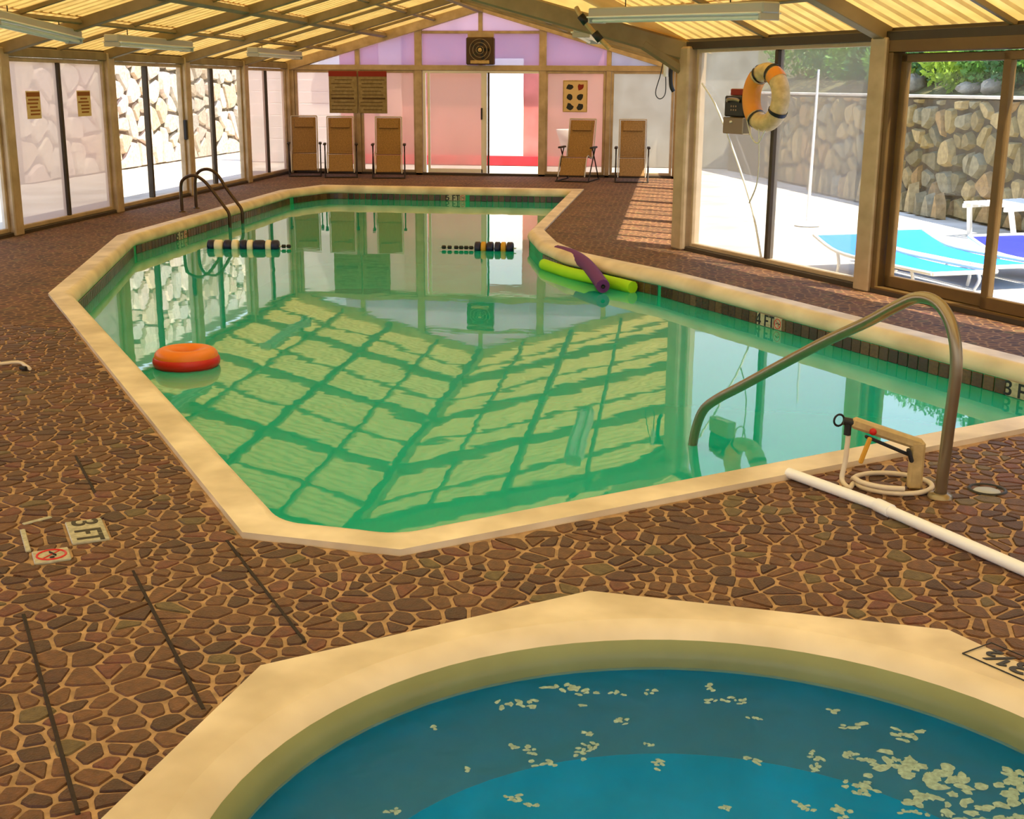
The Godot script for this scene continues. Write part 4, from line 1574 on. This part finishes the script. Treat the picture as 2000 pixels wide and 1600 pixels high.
	# fluorescent fixtures
	lamp_fixture("fluorescent_lamp", Vector3(-6.72, 2.24, -14.95), Vector3(-6.72, 2.24, -17.4), "grey fluorescent fixture over the hazy left window")
	lamp_fixture("fluorescent_lamp", Vector3(-6.72, 2.24, -20.2), Vector3(-6.72, 2.24, -22.7), "grey fluorescent fixture over the far left windows")
	lamp_fixture("fluorescent_lamp", Vector3(-6.4, 2.34, -11.6), Vector3(-6.72, 2.24, -14.0), "grey fluorescent fixture in the top left corner")
	lamp_fixture("fluorescent_lamp", Vector3(-0.8, 2.42, -13.1), Vector3(0.76, 2.34, -10.8), "large grey fluorescent fixture at top right")
	lamp_fixture("fluorescent_lamp", Vector3(-1.05, 2.34, -14.6), Vector3(-1.05, 2.34, -17.0), "fluorescent fixture on the right slope seen end on")
	# conduit on the right slope
	var cd := thing("conduit", "pale conduit pipe hanging from the valley beam at top right", "pipe")
	part(cd, "pipe", tube(S(false), curve([Vector3(-1.03, 2.5, -13.55), Vector3(-0.96, 2.39, -13.5), Vector3(-0.83, 2.24, -13.5), Vector3(-0.67, 2.09, -13.5)], 5), 0.025, 8), M.beige)
	for p in [Vector3(-0.95, 2.38, -13.5), Vector3(-0.8, 2.21, -13.5)]:
		part(cd, "coupling", lathe(S(false), [Vector2(0, -0.05), Vector2(0.04, -0.05), Vector2(0.04, 0.05), Vector2(0, 0.05)], 12, p, Basis(Vector3(0.77, 0.64, 0), Vector3(-0.64, 0.77, 0), Vector3.BACK)), M.black)
	# cable loop by the corner post
	var cl := thing("cable", "dark cable loop hanging beside the corner post", "cable")
	part(cl, "loop", tube(S(false), curve([Vector3(-0.12, 2.04, -14.5), Vector3(-0.15, 1.85, -14.5), Vector3(-0.2, 1.65, -14.5), Vector3(-0.15, 1.58, -14.5), Vector3(-0.09, 1.65, -14.5), Vector3(-0.1, 1.9, -14.5)], 5), 0.006, 6), M.black)
	part(cl, "clip", box(S(), Vector3(-0.04, 2.0, -14.5), Vector3(0.14, 0.05, 0.05)), M.black)
	part(cl, "plug", tube(S(false), curve([Vector3(-0.03, 1.98, -14.5), Vector3(-0.04, 1.85, -14.5), Vector3(-0.03, 1.72, -14.5), Vector3(0.0, 1.66, -14.5)], 4), 0.022, 8), M.black)
	part(cl, "sleeve", tube(S(false), [Vector3(-0.1, 2.06, -14.5), Vector3(-0.09, 1.82, -14.5)], 0.03, 8), M.white)
	life_ring()
	telephone()
	ladder()
	handrail()
	floats()
	deck_items()


func on_wall(s: float, y: float, out: float) -> Vector3:
	return A0 + D * s + N * out + Vector3(0, y, 0)


func life_ring() -> void:
	var o := thing("life_ring", "cream and orange life ring hanging on the right window mullion", "life ring", on_wall(1.64, 1.62, 0.16))
	var b := Basis(D, N, D.cross(N))   # torus axis faces into the room
	var R := 0.235
	var body := S(false)
	torus(body, R, 0.085, Vector3.ZERO, b, 0, TAU, 48, 16)
	part(o, "ring", body, M.cream)
	for k in [[2.3, 4.05], [5.2, 5.55]]:
		part(o, "cover", torus(S(false), R, 0.088, Vector3.ZERO, b, k[0], k[1], 20, 16), M.buoy_orange, "orange cover strip")
	for a in [0.55, 2.15, 4.25, 5.1]:
		part(o, "band", torus(S(false), R, 0.092, Vector3.ZERO, b, a - 0.06, a + 0.06, 4, 16), M.black, "black band")
	var rp := S(false)
	tube(rp, curve([b * Vector3(-0.22, 0.05, 0.2), b * Vector3(-0.12, 0.06, 0.36), b * Vector3(0.0, 0.06, 0.42), b * Vector3(0.1, 0.06, 0.3)], 5), 0.008, 6)
	tube(rp, curve([b * Vector3(0.0, 0.06, 0.28), b * Vector3(0.02, 0.05, 0.6), b * Vector3(-0.02, 0.04, 0.82), b * Vector3(-0.18, 0.0, 1.0)], 6), 0.007, 6)
	part(o, "rope", rp, M.rope)
	part(o, "hook", tube(S(false), [b * Vector3(0, -0.13, -0.15), b * Vector3(0, 0.02, -0.15), b * Vector3(0, 0.03, -0.19)], 0.012, 8), M.steel)
	# a thin white line running down to the sill
	var tl := thing("white_line", "thin white line slanting down the hazy right window", "rope", on_wall(0.35, 0.0, 0.05))
	part(tl, "line", tube(S(false), curve([D * 0.0 + Vector3(0, 1.75, 0), D * 0.35 + Vector3(0, 1.45, 0), D * 0.95 + Vector3(0, 0.65, 0), D * 1.2 + Vector3(0, 0.1, 0)], 5), 0.011, 6), M.white)


func telephone() -> void:
	var o := thing("telephone_box", "black emergency telephone over a metal box on the window", "telephone", on_wall(1.07, 1.26, 0.06))
	var b := Basis(D, Vector3.UP, D.cross(Vector3.UP))
	if b.z.dot(N) < 0:
		b = Basis(-D, Vector3.UP, (-D).cross(Vector3.UP))
	part(o, "back_plate", box(S(), b * Vector3(0, 0.22, -0.02), Vector3(0.36, 0.44, 0.02), b), M.frame)
	part(o, "telephone", box(S(), b * Vector3(0, 0.27, 0.03), Vector3(0.34, 0.2, 0.08), b, 0.012), M.black)
	part(o, "metal_box", box(S(), b * Vector3(0, 0.085, 0.03), Vector3(0.35, 0.16, 0.09), b, 0.008), M.steel)
	part(o, "label", box(S(), b * Vector3(0, 0.405, 0.0), Vector3(0.32, 0.06, 0.02), b, 0.004), M.board_red, "red label strip")
	part(o, "handset", tube(S(false), curve([b * Vector3(-0.1, 0.32, 0.075), b * Vector3(-0.06, 0.335, 0.1), b * Vector3(0.06, 0.335, 0.1), b * Vector3(0.1, 0.32, 0.075)], 4), 0.018, 8), M.steel)
	for k in 6:
		part(o, "key", box(S(), b * Vector3(-0.04 + (k % 3) * 0.04, 0.27 - (k / 3) * 0.035, 0.073), Vector3(0.022, 0.018, 0.006), b, 0.002), M.steel)
	part(o, "knob", lathe(S(false), [Vector2(0.014, 0), Vector2(0.012, 0.018), Vector2(0, 0.02)], 10, b * Vector3(-0.02, 0.12, 0.075), Basis(b.x, b.z, -b.y)), M.white)


func ladder() -> void:
	var o := thing("pool_ladder", "dark steel pool ladder hooked over the left coping", "ladder", Vector3(-6.66, 0, -16.95))
	for dz in [0.23, -0.3]:
		var top := 0.5 if dz > 0 else 0.55
		var p := [Vector3(0, 0.0, dz), Vector3(0, 0.34, dz), Vector3(0.05, top - 0.05, dz), Vector3(0.19, top, dz), Vector3(0.33, top - 0.07, dz), Vector3(0.46, 0.28, dz), Vector3(0.6, 0.09, dz), Vector3(0.66, 0.0, dz), Vector3(0.67, -0.12, dz), Vector3(0.67, -0.5, dz), Vector3(0.67, -1.0, dz)]
		part(o, "rail", tube(S(false), curve(p, 4), 0.022, 10), M.steel_dark)
		part(o, "flange", lathe(S(false), [Vector2(0.05, 0), Vector2(0.045, 0.015), Vector2(0.024, 0.02)], 14, Vector3(0, 0, dz)), M.steel_dark)
	for k in 3:
		part(o, "tread", box(S(), Vector3(0.67, -0.3 - k * 0.28, -0.035), Vector3(0.1, 0.03, 0.52)), M.white)


func handrail() -> void:
	var o := thing("handrail", "large bent steel handrail over the pool steps at right", "handrail", Vector3(1.21, 0, -5.36))
	var q := Vector3(-0.6, 0, -0.8)
	var f := func(t: float, y: float) -> Vector3:
		return q * t + Vector3(0, y, 0)
	var p := [f.call(0, 0.0), f.call(-0.01, 0.3), f.call(-0.02, 0.58), f.call(0.02, 0.74), f.call(0.1, 0.83), f.call(0.21, 0.845), f.call(0.33, 0.79), f.call(0.5, 0.69), f.call(0.8, 0.53), f.call(1.33, 0.22), f.call(1.52, 0.11), f.call(1.64, 0.02), f.call(1.7, -0.1), f.call(1.73, -0.25), f.call(1.74, -0.42)]
	part(o, "rail", tube(S(false), curve(p, 5), 0.026, 14), M.steel)
	part(o, "flange", lathe(S(false), [Vector2(0.055, 0), Vector2(0.05, 0.016), Vector2(0.028, 0.022)], 18), M.steel)


func float_line(called: String, label: String, a: Vector3, b: Vector3, spots: Array, beads: Array) -> void:
	var o := thing(called, label, "float line", a)
	var d := (b - a).normalized()
	part(o, "rope", tube(S(false), curve([Vector3.ZERO, (b - a) * 0.5 + Vector3(0, -0.01, 0), b - a], 5), 0.008, 6), M.rope)
	var bs := Basis(Vector3.UP.cross(d).normalized(), d, Vector3.UP)
	for k in spots:
		var w: float = k[1] * 0.5
		part(o, "float", lathe(S(false), [Vector2(0, -w), Vector2(0.06, -w), Vector2(0.075, -w * 0.7), Vector2(0.075, w * 0.7), Vector2(0.06, w), Vector2(0, w)], 16, d * k[0], bs), M[k[2]])
	for t in beads:
		part(o, "bead", lathe(S(false), [Vector2(0, -0.03), Vector2(0.022, -0.02), Vector2(0.022, 0.02), Vector2(0, 0.03)], 10, d * t, bs), M.black)


func floats() -> void:
	var y := -0.17
	float_line("float_line", "navy and cream float line drifting by the pool ladder", Vector3(-5.5, y, -14.5), Vector3(-4.5, y, -14.62), [[0.06, 0.08, "navy"], [0.15, 0.1, "float_cream"], [0.26, 0.09, "navy"], [0.35, 0.08, "float_cream"], [0.45, 0.08, "navy"], [0.53, 0.07, "float_cream"], [0.64, 0.14, "navy"], [0.75, 0.07, "float_cream"], [0.83, 0.09, "navy"]], [0.93, 0.99])
	float_line("float_line", "short navy and yellow float line in the middle of the pool", Vector3(-2.72, y, -14.85), Vector3(-1.8, y, -14.88), [[0.46, 0.07, "navy"], [0.53, 0.06, "yellow"], [0.61, 0.08, "navy"], [0.7, 0.07, "navy"], [0.77, 0.06, "yellow"], [0.85, 0.08, "navy"]], [0.05, 0.12, 0.2, 0.26, 0.32, 0.38])
	# swim ring
	var sr := thing("swim_ring", "orange inflatable swim ring floating at the left of the pool", "swim ring", Vector3(-3.32, -0.17, -8.25))
	part(sr, "tube", torus(S(false), 0.15, 0.07, Vector3(0, 0.04, 0), Basis.IDENTITY, 0, TAU, 40, 16, 0.85), M.ring_orange)
	part(sr, "side_band", torus(S(false), 0.163, 0.07, Vector3(0, 0.008, 0), Basis.IDENTITY, 0, TAU, 40, 16, 0.85), M.red, "red lower band")
	part(sr, "valve", lathe(S(false), [Vector2(0.012, 0), Vector2(0.01, 0.012), Vector2(0, 0.014)], 10, Vector3(0.05, 0.085, 0.14)), M.cream)
	# noodles
	var ng := thing("pool_noodle", "bright green foam noodle floating along the right pool wall", "pool noodle", Vector3(-1.32, -0.15, -13.42))
	part(ng, "foam", tube(S(false), curve([Vector3(0, 0, 0), Vector3(0.3, 0.0, 0.55), Vector3(0.62, 0.01, 1.0), Vector3(1.0, 0.0, 1.45)], 6), 0.06, 12), M.noodle_green)
	var np := thing("pool_noodle", "purple foam noodle bent over the green one", "pool noodle", Vector3(-1.14, -0.15, -13.62))
	part(np, "foam", tube(S(false), curve([Vector3(-0.05, 0.12, 0.0), Vector3(0.14, 0.13, 0.4), Vector3(0.34, 0.1, 0.95), Vector3(0.54, 0.02, 1.75)], 6), 0.066, 12), M.noodle_purple)
	part(np, "end_core", lathe(S(false), [Vector2(0, 0), Vector2(0.02, 0), Vector2(0.02, 0.012)], 10, Vector3(0.543, 0.02, 1.76), Basis(Vector3.RIGHT, Vector3.BACK, Vector3.DOWN)), M.black)


func deck_items() -> void:
	# white pipe across the deck
	var pp := thing("white_pipe", "bright white pipe lying across the deck at right", "pipe", Vector3(0.6, 0.024, -5.52))
	part(pp, "pipe", tube(S(false), [Vector3(-0.02, 0.0, -0.03), Vector3(0.33, 0, 0.4)], 0.024, 12), M.white_pipe)
	part(pp, "pipe", tube(S(false), [Vector3(0.33, 0, 0.42), Vector3(1.05, 0, 1.56)], 0.024, 12), M.white_pipe)
	part(pp, "coupling", tube(S(false), [Vector3(0.31, 0, 0.375), Vector3(0.355, 0, 0.455)], 0.029, 12), M.white_pipe)
	# fill valve stand
	var v := thing("fill_valve", "small beige fill valve stand with black wheel on the pool edge", "valve", Vector3(1.11, 0, -5.47))
	part(v, "post", box(S(), Vector3(0.01, 0.11, 0), Vector3(0.062, 0.22, 0.05), Basis.IDENTITY, 0.01), M.beige)
	part(v, "arm", bar(S(), Vector3(0.03, 0.2, 0), Vector3(-0.28, 0.295, 0), 0.045, 0.05, Vector3.UP, 0.012), M.beige)
	part(v, "under_bracket", bar(S(), Vector3(-0.02, 0.155, 0.01), Vector3(-0.22, 0.235, 0.01), 0.02, 0.014), M.black)
	part(v, "clamp", bar(S(), Vector3(-0.035, 0.19, 0.03), Vector3(-0.015, 0.13, 0.03), 0.018, 0.03, Vector3.BACK), M.black)
	part(v, "nozzle", tube(S(false), [Vector3(-0.27, 0.29, 0), Vector3(-0.315, 0.298, 0)], 0.018, 10), M.black)
	part(v, "wheel", torus(S(false), 0.026, 0.005, Vector3(-0.335, 0.3, 0), Basis(Vector3.RIGHT, Vector3.BACK, Vector3.DOWN).rotated(Vector3.UP, 0.5), 0, TAU, 16, 6), M.black)
	part(v, "valve_body", tube(S(false), [Vector3(-0.295, 0.29, 0), Vector3(-0.295, 0.235, 0)], 0.016, 10), M.black)
	part(v, "lever", bar(S(), Vector3(-0.2, 0.235, 0.03), Vector3(-0.235, 0.115, 0.03), 0.02, 0.016, Vector3.BACK, 0.006), M.yellow)
	part(v, "pivot", lathe(S(false), [Vector2(0.016, 0), Vector2(0.014, 0.012), Vector2(0, 0.014)], 12, Vector3(-0.19, 0.26, 0.025), Basis(Vector3.RIGHT, Vector3.BACK, Vector3.DOWN)), M.red)
	# coiled hose
	var h := thing("hose", "pale hose coiled round the fill valve post", "hose", Vector3(1.03, 0.012, -5.52))
	var pts := [Vector3(-0.21, 0.22, 0.05), Vector3(-0.215, 0.1, 0.05), Vector3(-0.225, 0.02, 0.06), Vector3(-0.2, 0.0, 0.12)]
	for k in 21:
		var a := PI * 0.95 - k * TAU / 16.0
		pts.append(Vector3(cos(a) * 0.17, 0.0 if k < 16 else 0.022, 0.02 - sin(a) * -0.15))
	part(h, "hose", tube(S(false), curve(pts, 4), 0.0115, 8), M.hose)
	# skimmer lid
	var sk := thing("skimmer_lid", "round pale skimmer lid in a dark hole right of the handrail", "lid", Vector3(1.44, 0.0, -5.5))
	part(sk, "collar", lathe(S(false), [Vector2(0.085, 0.0), Vector2(0.08, 0.006), Vector2(0.07, 0.004), Vector2(0.068, -0.01)], 28), M.black, "black collar")
	part(sk, "lid", lathe(S(false), [Vector2(0.066, -0.004), Vector2(0.05, 0.002), Vector2(0, 0.002)], 28, Vector3(-0.004, 0, 0.014)), M.lamp_house)
	# bit of hose on the left deck
	var lh := thing("hose_end", "short pale hose end lying on the deck at far left", "hose", Vector3(-4.0, 0.012, -7.16))
	part(lh, "hose", tube(S(false), curve([Vector3(-0.5, 0, 0.02), Vector3(-0.2, 0.0, 0.0), Vector3(-0.02, 0.01, -0.07), Vector3(0.06, 0.0, -0.03), Vector3(0.13, 0.0, 0.05)], 5), 0.011, 8), M.hose)
	part(lh, "fitting", tube(S(false), [Vector3(0.07, 0.004, 0.05), Vector3(0.11, 0.004, 0.06)], 0.014, 8), M.black)
